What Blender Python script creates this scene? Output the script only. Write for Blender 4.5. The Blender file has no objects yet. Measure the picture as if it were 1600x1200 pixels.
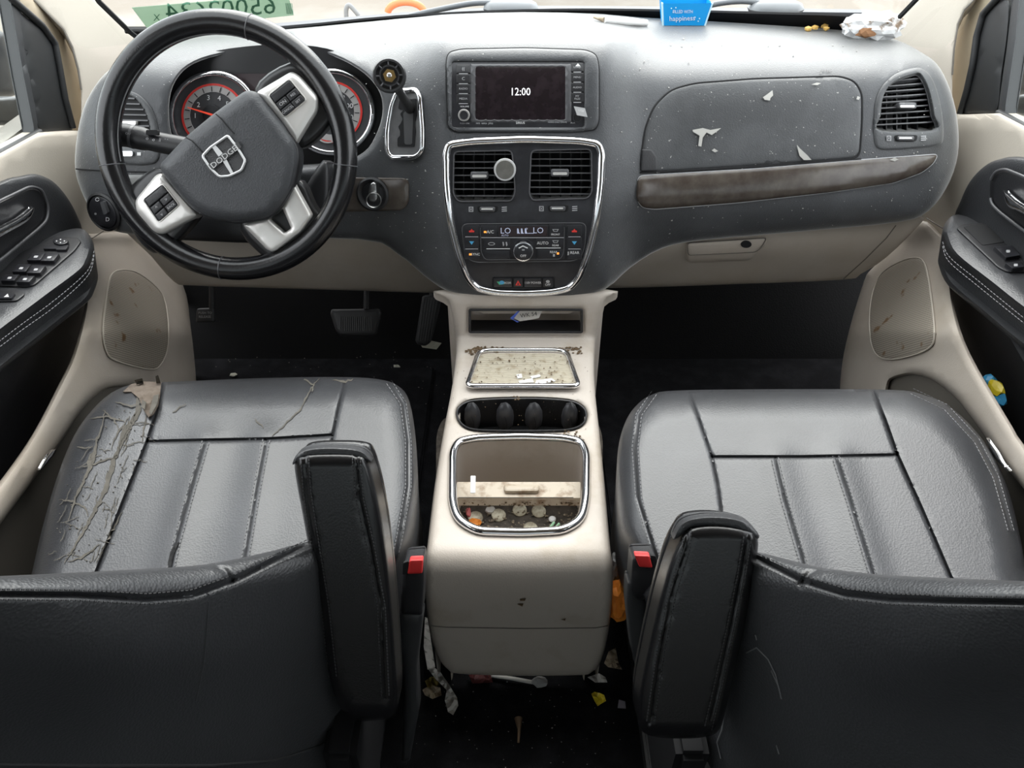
import bpy, bmesh, math, random
from mathutils import Vector, Matrix
from mathutils.geometry import delaunay_2d_cdt

# ------------------------------------------------------------------ camera, sky, light, exposure
S = bpy.context.scene
COL = S.collection
PITCH, FPX, CAMZ = math.radians(39.0), 1200.0, 1.10
cam_d = bpy.data.cameras.new('camera'); cam = bpy.data.objects.new('camera', cam_d); COL.objects.link(cam)
cam.location = (0, 0, CAMZ); cam.rotation_euler = (math.pi/2 - PITCH, 0, 0)
cam_d.sensor_fit = 'HORIZONTAL'; cam_d.sensor_width = 36; cam_d.lens = 36*FPX/1600; cam_d.clip_start = 0.02
S.camera = cam
W = bpy.data.worlds.new('overcast_sky'); S.world = W; W.use_nodes = True
bgn = W.node_tree.nodes['Background']; bgn.inputs[0].default_value = (0.93, 0.965, 1.0, 1); bgn.inputs[1].default_value = 3.0
sun_d = bpy.data.lights.new('sun', 'SUN'); sun_d.energy = 4.2; sun_d.angle = math.radians(60); sun_d.color = (1, .97, .93)
sun = bpy.data.objects.new('sun', sun_d); COL.objects.link(sun); sun.rotation_euler = (math.radians(-42), math.radians(6), 0)
S.view_settings.view_transform = 'Standard'; S.view_settings.look = 'None'; S.view_settings.gamma = 1
S.view_settings.use_curve_mapping = False; S.view_settings.exposure = 0.22

rng = random.Random(7)
# ------------------------------------------------------------------ photo pixel -> place
CP, SP = math.cos(PITCH), math.sin(PITCH)
CAM = Vector((0, 0, CAMZ))
def ray(px, py):
    u, v = (px-800)/FPX, (600-py)/FPX
    return Vector((u, CP + v*SP, -SP + v*CP))
def pY(px, py, Y): d = ray(px, py); return CAM + d*(Y/d.y)
def pX(px, py, X): d = ray(px, py); return CAM + d*(X/d.x)
def pZ(px, py, Z): d = ray(px, py); return CAM + d*((Z-CAMZ)/d.z)
def pD(px, py, D): return CAM + ray(px, py)*D

class Map:                      # a surface of the place, addressed by the pixel whose line of sight meets it
    def __init__(s, fn): s.fn = fn
    def nrm(s, px, py):
        a = s.fn(px-2, py); b = s.fn(px+2, py); c = s.fn(px, py-2); d = s.fn(px, py+2)
        n = (b-a).cross(c-d)
        n.normalize()
        if n.dot(CAM - s.fn(px, py)) < 0: n = -n
        return n
    def __call__(s, px, py, lift=0.0):
        P = s.fn(px, py)
        if abs(lift) < 1e-7: return P
        n = s.nrm(px, py); v = (CAM-P).normalized()
        return P + v*(lift/max(n.dot(v), .35))
    def off(s, px, py, lift, deep):
        return s(px, py, lift) - s.nrm(px, py)*deep
def plane(P0, n):
    P0, n = Vector(P0), Vector(n).normalized()
    def f(px, py):
        d = ray(px, py); return CAM + d*((P0-CAM).dot(n)/d.dot(n))
    return Map(f)
def MY(Y): return Map(lambda a, b: pY(a, b, Y))
def MX(X): return Map(lambda a, b: pX(a, b, X))
def MZ(Z): return Map(lambda a, b: pZ(a, b, Z))

def interp(xs, ys, x):          # smooth (monotone-ish Hermite) 1-D interpolation
    if x <= xs[0]: return ys[0] + (ys[1]-ys[0])/(xs[1]-xs[0])*(x-xs[0])
    if x >= xs[-1]: return ys[-1] + (ys[-1]-ys[-2])/(xs[-1]-xs[-2])*(x-xs[-1])
    i = 0
    while x > xs[i+1]: i += 1
    def slope(k):
        if k == 0: return (ys[1]-ys[0])/(xs[1]-xs[0])
        if k == len(xs)-1: return (ys[-1]-ys[-2])/(xs[-1]-xs[-2])
        a = (ys[k]-ys[k-1])/(xs[k]-xs[k-1]); b = (ys[k+1]-ys[k])/(xs[k+1]-xs[k])
        return 0 if a*b <= 0 else 2*a*b/(a+b)
    h = xs[i+1]-xs[i]; t = (x-xs[i])/h; m0, m1 = slope(i)*h, slope(i+1)*h
    return (2*t**3-3*t*t+1)*ys[i] + (t**3-2*t*t+t)*m0 + (-2*t**3+3*t*t)*ys[i+1] + (t**3-t*t)*m1

# ------------------------------------------------------------------ materials
MATS = {}
def mat(name, col, rough=.5, metal=0, spec=.5, bump=0, bscale=400, var=0, vscale=8, col2=None, v0=.45, v1=.7, specks=0, coat=0, bdist=.001, emit=0, sheen=0):
    if name in MATS: return MATS[name]
    m = bpy.data.materials.new(name); m.use_nodes = True; MATS[name] = m
    nt = m.node_tree; b = nt.nodes['Principled BSDF']
    b.inputs['Base Color'].default_value = (*col, 1); b.inputs['Roughness'].default_value = rough
    b.inputs['Metallic'].default_value = metal; b.inputs['Specular IOR Level'].default_value = spec
    b.inputs['Coat Weight'].default_value = coat; b.inputs['Coat Roughness'].default_value = .08
    if sheen: b.inputs['Sheen Weight'].default_value = sheen; b.inputs['Sheen Roughness'].default_value = .35; b.inputs['Sheen Tint'].default_value = (.9, .9, .88, 1)
    if emit: b.inputs['Emission Color'].default_value = (*col, 1); b.inputs['Emission Strength'].default_value = emit
    N = nt.nodes.new; L = nt.links.new
    tc = N('ShaderNodeTexCoord')
    last = None
    def layer(scale, lo, hi, c, detail=6, rgh=.6, last=None):
        n = N('ShaderNodeTexNoise'); n.inputs['Scale'].default_value = scale; n.inputs['Detail'].default_value = detail; n.inputs['Roughness'].default_value = rgh
        L(tc.outputs['Object'], n.inputs['Vector'])
        r = N('ShaderNodeMapRange'); r.inputs[1].default_value = lo; r.inputs[2].default_value = hi
        L(n.outputs['Fac'], r.inputs[0])
        x = N('ShaderNodeMix'); x.data_type = 'RGBA'
        L(r.outputs[0], x.inputs[0])
        if last is None: x.inputs[6].default_value = (*col, 1)
        else: L(last, x.inputs[6])
        x.inputs[7].default_value = (*c, 1)
        return x.outputs[2], r.outputs[0]
    if var:
        c2 = col2 or tuple(min(1, c*(1+var)) for c in col)
        last, fac = layer(vscale, v0, v1, c2)
    if specks:
        last, _ = layer(260, .80-.05*specks, .815-.05*specks, (.42, .41, .39), 1.5, .5, last)
    if last is not None: L(last, b.inputs['Base Color'])
    if bump:
        v = N('ShaderNodeTexVoronoi'); v.inputs['Scale'].default_value = bscale
        L(tc.outputs['Object'], v.inputs['Vector'])
        bp = N('ShaderNodeBump'); bp.inputs['Strength'].default_value = bump; bp.inputs['Distance'].default_value = bdist
        L(v.outputs['Distance'], bp.inputs['Height']); L(bp.outputs[0], b.inputs['Normal'])
    return m
def glass_mat(name, tint, refl=.05):
    m = bpy.data.materials.new(name); m.use_nodes = True; nt = m.node_tree; nt.nodes.clear()
    o = nt.nodes.new('ShaderNodeOutputMaterial'); t = nt.nodes.new('ShaderNodeBsdfTransparent'); g = nt.nodes.new('ShaderNodeBsdfGlossy'); x = nt.nodes.new('ShaderNodeMixShader')
    t.inputs[0].default_value = (*tint, 1); g.inputs['Roughness'].default_value = .02; x.inputs[0].default_value = refl
    nt.links.new(t.outputs[0], x.inputs[1]); nt.links.new(g.outputs[0], x.inputs[2]); nt.links.new(x.outputs[0], o.inputs[0])
    MATS[name] = m; return m

dashM  = mat('dash_plastic', (.052, .054, .058), .46, spec=.5, sheen=.8, bump=.25, bscale=420, var=.5, vscale=7, specks=1.0)
dash2M = mat('dash_lid_plastic', (.058, .060, .063), .44, spec=.5, sheen=.5, bump=.2, bscale=420, var=.5, vscale=9, specks=1.35)
blackM = mat('black_plastic', (.018, .018, .02), .42, bump=.12, bscale=500)
pianoM = mat('panel_black', (.016, .016, .019), .34, var=.8, vscale=40, bump=.05, bscale=600)
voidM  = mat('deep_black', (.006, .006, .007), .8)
slatM  = mat('vent_slat', (.085, .085, .09), .33)
hubM   = mat('airbag_vinyl', (.045, .047, .051), .5, bump=.35, bscale=450, var=.25, vscale=10)
rimM   = mat('rim_leather', (.007, .007, .008), .22, bump=.08, bscale=500, spec=.6)
leaM   = mat('worn_leather', (.028, .029, .032), .40, bump=.22, bscale=420, spec=.7, var=.6, vscale=5, bdist=.0008)
lea2M  = mat('pebbled_leather', (.036, .037, .040), .40, bump=.40, bscale=420, spec=.6, var=.4, vscale=4, bdist=.0007)
armM   = mat('armrest_vinyl', (.008, .008, .009), .27, bump=.05, bscale=500, spec=.5)
beigeM = mat('beige_plastic', (.50, .445, .385), .5, bump=.12, bscale=450, var=.2, vscale=6, col2=(.44, .38, .31))
beigeT = mat('beige_trim', (.52, .47, .40), .55, bump=.1, bscale=450)
taupeM = mat('taupe_plastic', (.15, .135, .115), .6, bump=.1, bscale=450)
conM   = mat('console_plastic', (.56, .50, .44), .48, bump=.12, bscale=450, var=.2, vscale=13, col2=(.45, .38, .30), v0=.55, v1=.8)
grubM  = mat('grubby_beige', (.50, .43, .34), .5, var=1, vscale=45, col2=(.20, .12, .06), v0=.5, v1=.72)
chromeM= mat('chrome', (.82, .82, .84), .09, metal=1)
silvM  = mat('satin_silver', (.74, .72, .69), .34, metal=.5)
woodM  = mat('smoked_trim', (.045, .034, .028), .20, spec=.6, var=1, vscale=26, col2=(.11, .095, .08), v0=.35, v1=.75)
greyM  = mat('grey_trim', (.17, .17, .165), .35, var=.3, vscale=20)
carpM  = mat('carpet', (.008, .008, .009), .95, spec=.1, bump=.8, bscale=700, var=1.2, vscale=25, specks=.2)
matM   = mat('rubber_mat', (.006, .006, .0065), .8, spec=.2, bump=.3, bscale=300)
whiteM = mat('print_white', (.75, .75, .75), .5)
greyP  = mat('print_grey', (.42, .42, .43), .5)
threadM= mat('thread', (.035, .035, .037), .7)
thread2= mat('thread_pale', (.20, .20, .205), .7)
redM   = mat('red_plastic', (.80, .045, .045), .35)
redP   = mat('print_red', (.75, .05, .04), .4)
blueP  = mat('print_blue', (.08, .38, .65), .4)
orangeP= mat('amber_lamp', (1.0, .33, .05), .4, emit=.9)
screenM= mat('screen_glass', (.014, .010, .012), .12, spec=.5, var=.8, vscale=60)
clockM = mat('clock_digits', (.9, .9, .92), .4, emit=.9)
lcdM   = mat('lcd_window', (.035, .026, .028), .2)
segM   = mat('lcd_digits', (.45, .48, .62), .4, emit=.25)
steelM = mat('steel', (.5, .5, .5), .3, metal=1)
brassM = mat('brass', (.75, .52, .22), .3, metal=1)
capM   = mat('mount_plate', (.16, .155, .14), .4, metal=.5, var=.3, vscale=60)
gndM   = mat('dirt_ground', (.19, .165, .135), .9, var=.3, vscale=.8, col2=(.25, .235, .21))
foamM  = mat('torn_foam', (.15, .12, .095), .9, var=.8, vscale=70, col2=(.10, .075, .055))
crackM = mat('cracked_hide', (.075, .068, .056), .8, var=.5, vscale=60)
glassM = glass_mat('clear_glass', (.95, .97, .96))
tintM = glass_mat('rear_dimming_glass', (.58, .60, .60))

# grille with a fine hole pattern (flat pattern too small to build)
def grille_mat():
    m = mat('speaker_mesh', (.34, .30, .25), .6); nt = m.node_tree; N = nt.nodes.new; L = nt.links.new; b = nt.nodes['Principled BSDF']
    tc = N('ShaderNodeTexCoord'); mp = N('ShaderNodeMapping'); L(tc.outputs['Object'], mp.inputs[0]); mp.inputs['Rotation'].default_value = (0, 0, 0)
    sx = N('ShaderNodeSeparateXYZ'); L(mp.outputs[0], sx.inputs[0])
    def wave(sock):
        a = N('ShaderNodeMath'); a.operation = 'MULTIPLY'; a.inputs[1].default_value = 1150; L(sock, a.inputs[0])
        s = N('ShaderNodeMath'); s.operation = 'SINE'; L(a.outputs[0], s.inputs[0]); return s.outputs[0]
    p = N('ShaderNodeMath'); p.operation = 'MULTIPLY'; L(wave(sx.outputs[1]), p.inputs[0]); L(wave(sx.outputs[2]), p.inputs[1])
    r = N('ShaderNodeMapRange'); r.inputs[1].default_value = .15; r.inputs[2].default_value = .5; L(p.outputs[0], r.inputs[0])
    x = N('ShaderNodeMix'); x.data_type = 'RGBA'; L(r.outputs[0], x.inputs[0]); x.inputs[6].default_value = (.37, .325, .27, 1); x.inputs[7].default_value = (.10, .085, .065, 1)
    n = N('ShaderNodeTexNoise'); n.inputs['Scale'].default_value = 30; L(tc.outputs['Object'], n.inputs['Vector'])
    r2 = N('ShaderNodeMapRange'); r2.inputs[1].default_value = .66; r2.inputs[2].default_value = .72; L(n.outputs['Fac'], r2.inputs[0])
    y = N('ShaderNodeMix'); y.data_type = 'RGBA'; L(r2.outputs[0], y.inputs[0]); L(x.outputs[2], y.inputs[6]); y.inputs[7].default_value = (.16, .09, .04, 1)
    L(y.outputs[2], b.inputs['Base Color']); return m
meshM = grille_mat()
def film_mat(name, col, k=.6):          # thin backlit film: scatters light to both sides
    m = bpy.data.materials.new(name); m.use_nodes = True; nt = m.node_tree; nt.nodes.clear(); N = nt.nodes.new
    o, d, t, x = N('ShaderNodeOutputMaterial'), N('ShaderNodeBsdfDiffuse'), N('ShaderNodeBsdfTranslucent'), N('ShaderNodeMixShader')
    d.inputs[0].default_value = t.inputs[0].default_value = (*col, 1); x.inputs[0].default_value = k
    nt.links.new(d.outputs[0], x.inputs[1]); nt.links.new(t.outputs[0], x.inputs[2]); nt.links.new(x.outputs[0], o.inputs[0]); MATS[name] = m; return m
def rib_mat():
    m = mat('ribbed_mat', (.5, .44, .33), .5); nt = m.node_tree; N = nt.nodes.new; L = nt.links.new; b = nt.nodes['Principled BSDF']
    tc = N('ShaderNodeTexCoord'); w = N('ShaderNodeTexWave'); w.bands_direction = 'Y'; w.inputs['Scale'].default_value = 55; w.inputs['Distortion'].default_value = .0
    L(tc.outputs['Object'], w.inputs['Vector'])
    bp = N('ShaderNodeBump'); bp.inputs['Strength'].default_value = .8; bp.inputs['Distance'].default_value = .002; L(w.outputs['Fac'], bp.inputs['Height']); L(bp.outputs[0], b.inputs['Normal'])
    n = N('ShaderNodeTexNoise'); n.inputs['Scale'].default_value = 60; n.inputs['Detail'].default_value = 5; L(tc.outputs['Object'], n.inputs['Vector'])
    r = N('ShaderNodeMapRange'); r.inputs[1].default_value = .52; r.inputs[2].default_value = .75; L(n.outputs['Fac'], r.inputs[0])
    x = N('ShaderNodeMix'); x.data_type = 'RGBA'; L(r.outputs[0], x.inputs[0]); x.inputs[6].default_value = (.55, .49, .38, 1); x.inputs[7].default_value = (.26, .18, .09, 1)
    L(x.outputs[2], b.inputs['Base Color']); return m
ribM = rib_mat()

# ------------------------------------------------------------------ objects
def tag(o, label=None, cat=None, group=None, kind=None):
    if label: o['label'] = label
    if cat: o['category'] = cat
    if group: o['group'] = group
    if kind: o['kind'] = kind
    return o
def thing(name, label, cat, loc=(0, 0, 0), group=None, kind=None):
    o = bpy.data.objects.new(name, None); COL.objects.link(o); o.location = loc; o.empty_display_size = .05
    return tag(o, label, cat, group, kind)
def world_loc(o):
    return (world_loc(o.parent) if o.parent else Vector((0, 0, 0))) + (Vector(o.location) if not o.get('_inv') else Vector((0, 0, 0)))
def obj(name, verts, faces, m, parent=None, smooth=True, sharp=40):
    c = Vector((0, 0, 0))
    for v in verts: c += Vector(v)
    c /= max(1, len(verts))
    me = bpy.data.meshes.new(name); me.from_pydata([tuple(Vector(v)-c) for v in verts], [], faces); me.update()
    me.materials.append(m)
    bm = bmesh.new(); bm.from_mesh(me); bmesh.ops.recalc_face_normals(bm, faces=bm.faces)
    if smooth:
        lim = math.radians(sharp)
        for f in bm.faces: f.smooth = True
        for e in bm.edges:
            if len(e.link_faces) == 2 and e.calc_face_angle(0) > lim: e.smooth = False
    bm.to_mesh(me); bm.free()
    o = bpy.data.objects.new(name, me); COL.objects.link(o)
    PW = Vector((0, 0, 0)); p = parent
    while p is not None: PW += Vector(p.location); p = p.parent
    o.parent = parent; o.location = c - PW
    return o

# ------------------------------------------------------------------ outline helpers (pixels)
def carry_on(pts):              # run door outlines on past the edge of the frame
    out = []; N = len(pts)
    for i, p in enumerate(pts):
        if p[0] in (-90, 1700):
            q_ = next(pts[(i+k) % N] for k in (1, -1, 2, -2) if pts[(i+k) % N][0] not in (-90, 1700)); x = -380 if p[0] < 0 else 1990
            far = (x, q_[1]+(p[1]-q_[1])/(p[0]-q_[0])*(x-q_[0]))
            out += [far, p] if pts[(i+1) % N] == q_ else [p, far]
        else: out.append(p)
    return out
def spl(pts, n=6, closed=True):
    pts = carry_on(pts)
    out = []; N = len(pts)
    for i in range(N if closed else N-1):
        g = lambda k: pts[k % N] if closed else pts[min(max(k, 0), N-1)]
        p0, p1, p2, p3 = g(i-1), g(i), g(i+1), g(i+2)
        for k in range(n):
            t = k/n
            out.append(tuple(.5*((2*p1[j]) + (-p0[j]+p2[j])*t + (2*p0[j]-5*p1[j]+4*p2[j]-p3[j])*t*t + (-p0[j]+3*p1[j]-3*p2[j]+p3[j])*t**3) for j in range(len(p1))))
    if not closed: out.append(tuple(pts[-1]))
    return out
def rnd(pts, r, n=4):           # fillet the corners of a polygon
    out = []; N = len(pts)
    for i in range(N):
        a, b, c = Vector(pts[i-1]), Vector(pts[i]), Vector(pts[(i+1) % N])
        rr = min(r, (a-b).length*.45, (c-b).length*.45)
        p, q = b+(a-b).normalized()*rr, b+(c-b).normalized()*rr
        for k in range(n+1):
            t = k/n; out.append(tuple(p*(1-t)**2 + b*2*t*(1-t) + q*t*t))
    return out
def rect(x0, y0, x1, y1, r=0):
    p = [(x0, y0), (x1, y0), (x1, y1), (x0, y1)]
    return rnd(p, r) if r else p
def ell(cx, cy, rx, ry, n=28, rot=0):
    c, s = math.cos(math.radians(rot)), math.sin(math.radians(rot))
    return [(cx+rx*math.cos(t)*c-ry*math.sin(t)*s, cy+rx*math.cos(t)*s+ry*math.sin(t)*c) for t in (2*math.pi*k/n for k in range(n))]
def scale(poly, f, fy=None):
    fy = fy or f; cx = sum(p[0] for p in poly)/len(poly); cy = sum(p[1] for p in poly)/len(poly)
    return [(cx+(x-cx)*f, cy+(y-cy)*fy) for x, y in poly]
def resample(poly, step, closed=True):
    out = []; N = len(poly)
    for i in range(N if closed else N-1):
        a, b = poly[i], poly[(i+1) % N]; L = math.hypot(b[0]-a[0], b[1]-a[1])
        if L < 1e-6: continue
        k = max(1, int(math.ceil(L/step)))
        for j in range(k): out.append((a[0]+(b[0]-a[0])*j/k, a[1]+(b[1]-a[1])*j/k))
    if not closed: out.append(poly[-1])
    return out
def inside(p, poly):
    x, y = p; r = False; j = len(poly)-1
    for i in range(len(poly)):
        xi, yi = poly[i]; xj, yj = poly[j]
        if (yi > y) != (yj > y) and x < (xj-xi)*(y-yi)/(yj-yi)+xi: r = not r
        j = i
    return r
def dist_seg(p, line, closed=False):
    best = 1e9; x, y = p
    for i in range(len(line)-(0 if closed else 1)):
        ax, ay = line[i]; bx, by = line[(i+1) % len(line)]; dx, dy = bx-ax, by-ay; q = dx*dx+dy*dy
        t = 0 if q == 0 else max(0, min(1, ((x-ax)*dx+(y-ay)*dy)/q))
        d = (ax+t*dx-x)**2+(ay+t*dy-y)**2
        if d < best: best = d
    return math.sqrt(best)
def offs(line, d):              # parallel open polyline
    out = []
    for i, p in enumerate(line):
        a = line[max(i-1, 0)]; b = line[min(i+1, len(line)-1)]
        tx, ty = b[0]-a[0], b[1]-a[1]; L = math.hypot(tx, ty) or 1
        out.append((p[0]-ty/L*d, p[1]+tx/L*d))
    return out

# a plate, skin or cushion: the outline filled with triangles, laid on a surface, with rounded edges and thickness
def sheet(name, poly, mp, thick, m, parent=None, lift=0, holes=(), step=14, edge=0, drop=0, hfun=None, extra=(), back=None, cap=True, sharp=40, smooth=True, outstep=None):
    out = resample(poly, outstep or step)
    hol = [resample(h, outstep or step) for h in holes]
    pts, edges = [], []
    for loop in [out]+hol:
        b = len(pts); pts += loop; edges += [(b+i, b+(i+1) % len(loop)) for i in range(len(loop))]
    nb = len(pts)
    loops = [out]+hol
    def ok(p): return inside(p, out) and not any(inside(p, h) for h in hol)
    inner = []
    def ringpts(d):
        for L in loops:
            N = len(L)
            for i in range(N):
                a, c = L[i-1], L[(i+1) % N]; tx, ty = c[0]-a[0], c[1]-a[1]; q = math.hypot(tx, ty) or 1
                for s in (1, -1):
                    p = (L[i][0]-ty/q*d*s, L[i][1]+tx/q*d*s)
                    if ok(p) and min(dist_seg(p, l, True) for l in loops) > d*.8: inner.append(p)
    if edge:
        for f in (.12, .4, 1.0): ringpts(edge*f)
    x0, x1 = min(p[0] for p in out), max(p[0] for p in out); y0, y1 = min(p[1] for p in out), max(p[1] for p in out)
    y = y0+step*.5; row = 0
    while y < y1:
        x = x0+step*(.5 if row % 2 else 0.0)
        while x < x1:
            p = (x, y)
            if ok(p) and min(dist_seg(p, l, True) for l in loops) > max(step*.45, edge*1.15): inner.append(p)
            x += step
        y += step*.87; row += 1
    inner += [p for p in extra if ok(p) and min(dist_seg(p, l, True) for l in loops) > 1.0]
    allp = [Vector(p) for p in pts+inner]
    vs, es, fs, ov, oe, of = delaunay_2d_cdt(allp, edges, [], 0, 1e-4)
    tri = [f for f in fs if ok((sum(vs[i][0] for i in f)/len(f), sum(vs[i][1] for i in f)/len(f)))]
    used = {}; V = []; F = []
    def h_of(p, bd):
        h = lift
        if edge and drop:
            d = 0 if bd else min(dist_seg(p, l, True) for l in loops); t = min(d/edge, 1)
            h -= drop*(1-math.sqrt(max(0, 1-(1-t)**2)))
        if hfun: h += hfun(p)
        return h
    P2 = []
    for f in tri:
        for i in f:
            if i not in used:
                used[i] = len(V); p = (vs[i][0], vs[i][1]); bd = any(k < nb for k in ov[i])
                P2.append(p); V.append(mp(p[0], p[1], h_of(p, bd)))
    cnt = {}
    for f in tri:
        g = [used[i] for i in f]; F.append(g)
        for a, b in zip(g, g[1:]+g[:1]): cnt[(a, b)] = 1
    bnd = [(a, b) for (a, b) in cnt if (b, a) not in cnt]
    if thick or back:
        bi = {}
        need = range(len(V)) if cap else sorted({k for e in bnd for k in e})
        for k in list(need):
            bi[k] = len(V)
            V.append(back(V[k]) if back else V[k]-mp.nrm(*P2[k])*thick)
        for a, b in bnd: F.append([b, a, bi[a], bi[b]])
        if cap:
            for f in tri:
                g = [bi[used[i]] for i in f]; F.append(g[::-1])
    return obj(name, V, F, m, parent, smooth, sharp)

def tube(name, pts, r, m, parent=None, closed=False, seg=8, flat=1.0, up=None):
    pts = [Vector(p) for p in pts]; N = len(pts); V, F = [], []
    rr = r if isinstance(r, (list, tuple)) else [r]*N
    pn = None
    for i, p in enumerate(pts):
        a = pts[(i-1) % N] if closed or i else p; b = pts[(i+1) % N] if closed or i < N-1 else p
        t = (b-a).normalized()
        if up is not None: n = (Vector(up) - t*t.dot(Vector(up))).normalized()
        elif pn is None: n = t.orthogonal().normalized()
        else: n = (pn - t*t.dot(pn)).normalized()
        pn = n; bt = t.cross(n)
        for k in range(seg):
            an = 2*math.pi*k/seg; V.append(p + n*math.cos(an)*rr[i]*flat + bt*math.sin(an)*rr[i])
    for i in range(N if closed else N-1):
        for k in range(seg):
            a, b = i*seg+k, i*seg+(k+1) % seg; c, d = ((i+1) % N)*seg+(k+1) % seg, ((i+1) % N)*seg+k
            F.append([a, b, c, d])
    if not closed: F += [list(range(seg))[::-1], [(N-1)*seg+k for k in range(seg)]]
    return obj(name, V, F, m, parent, True, 50)
def line3(pts, mp, lift=0, step=8, closed=False): return [mp(x, y, lift) for x, y in resample(pts, step, closed)]

def box(name, c, size, m, parent=None, rot=(0, 0, 0), bev=.002):
    bm = bmesh.new(); bmesh.ops.create_cube(bm, size=1)
    for v in bm.verts: v.co = Vector((v.co.x*size[0], v.co.y*size[1], v.co.z*size[2]))
    if bev: bmesh.ops.bevel(bm, geom=bm.edges[:], offset=min(bev, min(size)*.45), segments=2, affect='EDGES')
    R = Matrix.Rotation(rot[2], 3, 'Z') @ Matrix.Rotation(rot[1], 3, 'Y') @ Matrix.Rotation(rot[0], 3, 'X')
    V = [R @ v.co + Vector(c) for v in bm.verts]; F = [[v.index for v in f.verts] for f in bm.faces]; bm.free()
    return obj(name, V, F, m, parent)
def blob(name, c, r, m, parent=None, sub=2, jag=0, seed=0, rot=(0, 0, 0)):
    bm = bmesh.new(); bmesh.ops.create_icosphere(bm, subdivisions=sub, radius=1); q = random.Random(seed)
    R = Matrix.Rotation(rot[2], 3, 'Z') @ Matrix.Rotation(rot[1], 3, 'Y') @ Matrix.Rotation(rot[0], 3, 'X')
    V = []
    for v in bm.verts:
        k = 1+q.uniform(-jag, jag); V.append(R @ Vector((v.co.x*r[0]*k, v.co.y*r[1]*k, v.co.z*r[2]*k)) + Vector(c))
    F = [[v.index for v in f.verts] for f in bm.faces]; bm.free()
    return obj(name, V, F, m, parent, smooth=(jag < .1))
def disc(name, c, n, prof, m, parent=None, seg=28):      # turned part: prof = [(radius, height along n)]
    n = Vector(n).normalized(); a = n.orthogonal().normalized(); b = n.cross(a); c = Vector(c); V, F = [], []
    for r, h in prof:
        for k in range(seg):
            t = 2*math.pi*k/seg; V.append(c + n*h + a*(r*math.cos(t)) + b*(r*math.sin(t)))
    for i in range(len(prof)-1):
        for k in range(seg): F.append([i*seg+k, i*seg+(k+1) % seg, (i+1)*seg+(k+1) % seg, (i+1)*seg+k])
    F.append([k for k in range(seg)][::-1]); F.append([(len(prof)-1)*seg+k for k in range(seg)])
    return obj(name, V, F, m, parent, True, 35)

def text(s, size, cx, cy, mp, m, parent, lift=.0008, rot=0, name='lettering', mirror=False, sx=1.0):
    cu = bpy.data.curves.new('t', 'FONT'); cu.body = s; cu.size = 1; cu.resolution_u = 2; cu.align_x = 'CENTER'; cu.align_y = 'CENTER'
    o = bpy.data.objects.new('t', cu); COL.objects.link(o)
    bpy.context.view_layer.update()
    me = bpy.data.meshes.new_from_object(o.evaluated_get(bpy.context.evaluated_depsgraph_get()))
    a = math.radians(rot); V = []
    for v in me.vertices:
        x, y = v.co.x*size*sx*(-1 if mirror else 1), v.co.y*size
        V.append(mp(cx+x*math.cos(a)-y*math.sin(a), cy-(x*math.sin(a)+y*math.cos(a)), lift))
    F = [list(p.vertices) for p in me.polygons]
    bpy.data.objects.remove(o); bpy.data.curves.remove(cu); bpy.data.meshes.remove(me)
    return obj(name, V, F, m, parent, smooth=False)
def mark(poly, mp, m, parent, lift=.0008, name='symbol', step=30):
    return sheet(name, poly, mp, 0, m, parent, lift=lift, step=step, smooth=False)

def flecks(name, poly, n, size, mp, m, parent, lift=.0012, seed=0, hfun=None, bias=None):     # scattered grit, too small to count
    q4 = random.Random(seed); V, F = [], []; x0, x1 = min(p[0] for p in poly), max(p[0] for p in poly); y0, y1 = min(p[1] for p in poly), max(p[1] for p in poly)
    while n > 0:
        x, y = q4.uniform(x0, x1), q4.uniform(y0, y1)
        if not inside((x, y), poly): continue
        n -= 1; s = size*q4.uniform(.35, 1.3); a0 = q4.uniform(0, 6); k = q4.choice((4, 5, 6)); i = len(V)
        h = lift+(hfun((x, y)) if hfun else 0)
        for j in range(k):
            r = s*q4.uniform(.5, 1.2); V.append(mp(x+r*math.cos(a0+6.283*j/k), y+.7*r*math.sin(a0+6.283*j/k), h))
        V.append(mp(x, y, h+.0012)); F += [(i+j, i+(j+1) % k, i+k) for j in range(k)]
    o = obj(name, V, F, m, parent, smooth=False); o['kind'] = 'stuff'; return o
def stitches(name, lines, mp, m, parent, length=4.2, gap=2.2, w=.0006, lift=.0012, hfun=None):
    V, F = [], []
    for ln in lines:
        pts = resample(ln, .7, False); tot = 0; segs = []; cur = [pts[0]]
        k = 0; n1, n2 = max(2, int(length/.7)), max(1, int(gap/.7))
        while k+n1 < len(pts):
            a, b = pts[k], pts[k+n1]; k += n1+n2
            ha = hfun(a) if hfun else 0; hb = hfun(b) if hfun else 0
            A, B = mp(a[0], a[1], lift+ha), mp(b[0], b[1], lift+hb); n = mp.nrm(*a); t = (B-A).normalized(); s = t.cross(n)
            i = len(V)
            for Q in (A, B): V += [Q+s*w, Q+n*w, Q-s*w, Q-n*w]
            F += [[i+j, i+(j+1) % 4, i+4+(j+1) % 4, i+4+j] for j in range(4)] + [[i+3, i+2, i+1, i], [i+4, i+5, i+6, i+7]]
    o = obj(name, V, F, m, parent, smooth=False); o['kind'] = 'stuff'; return o
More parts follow.
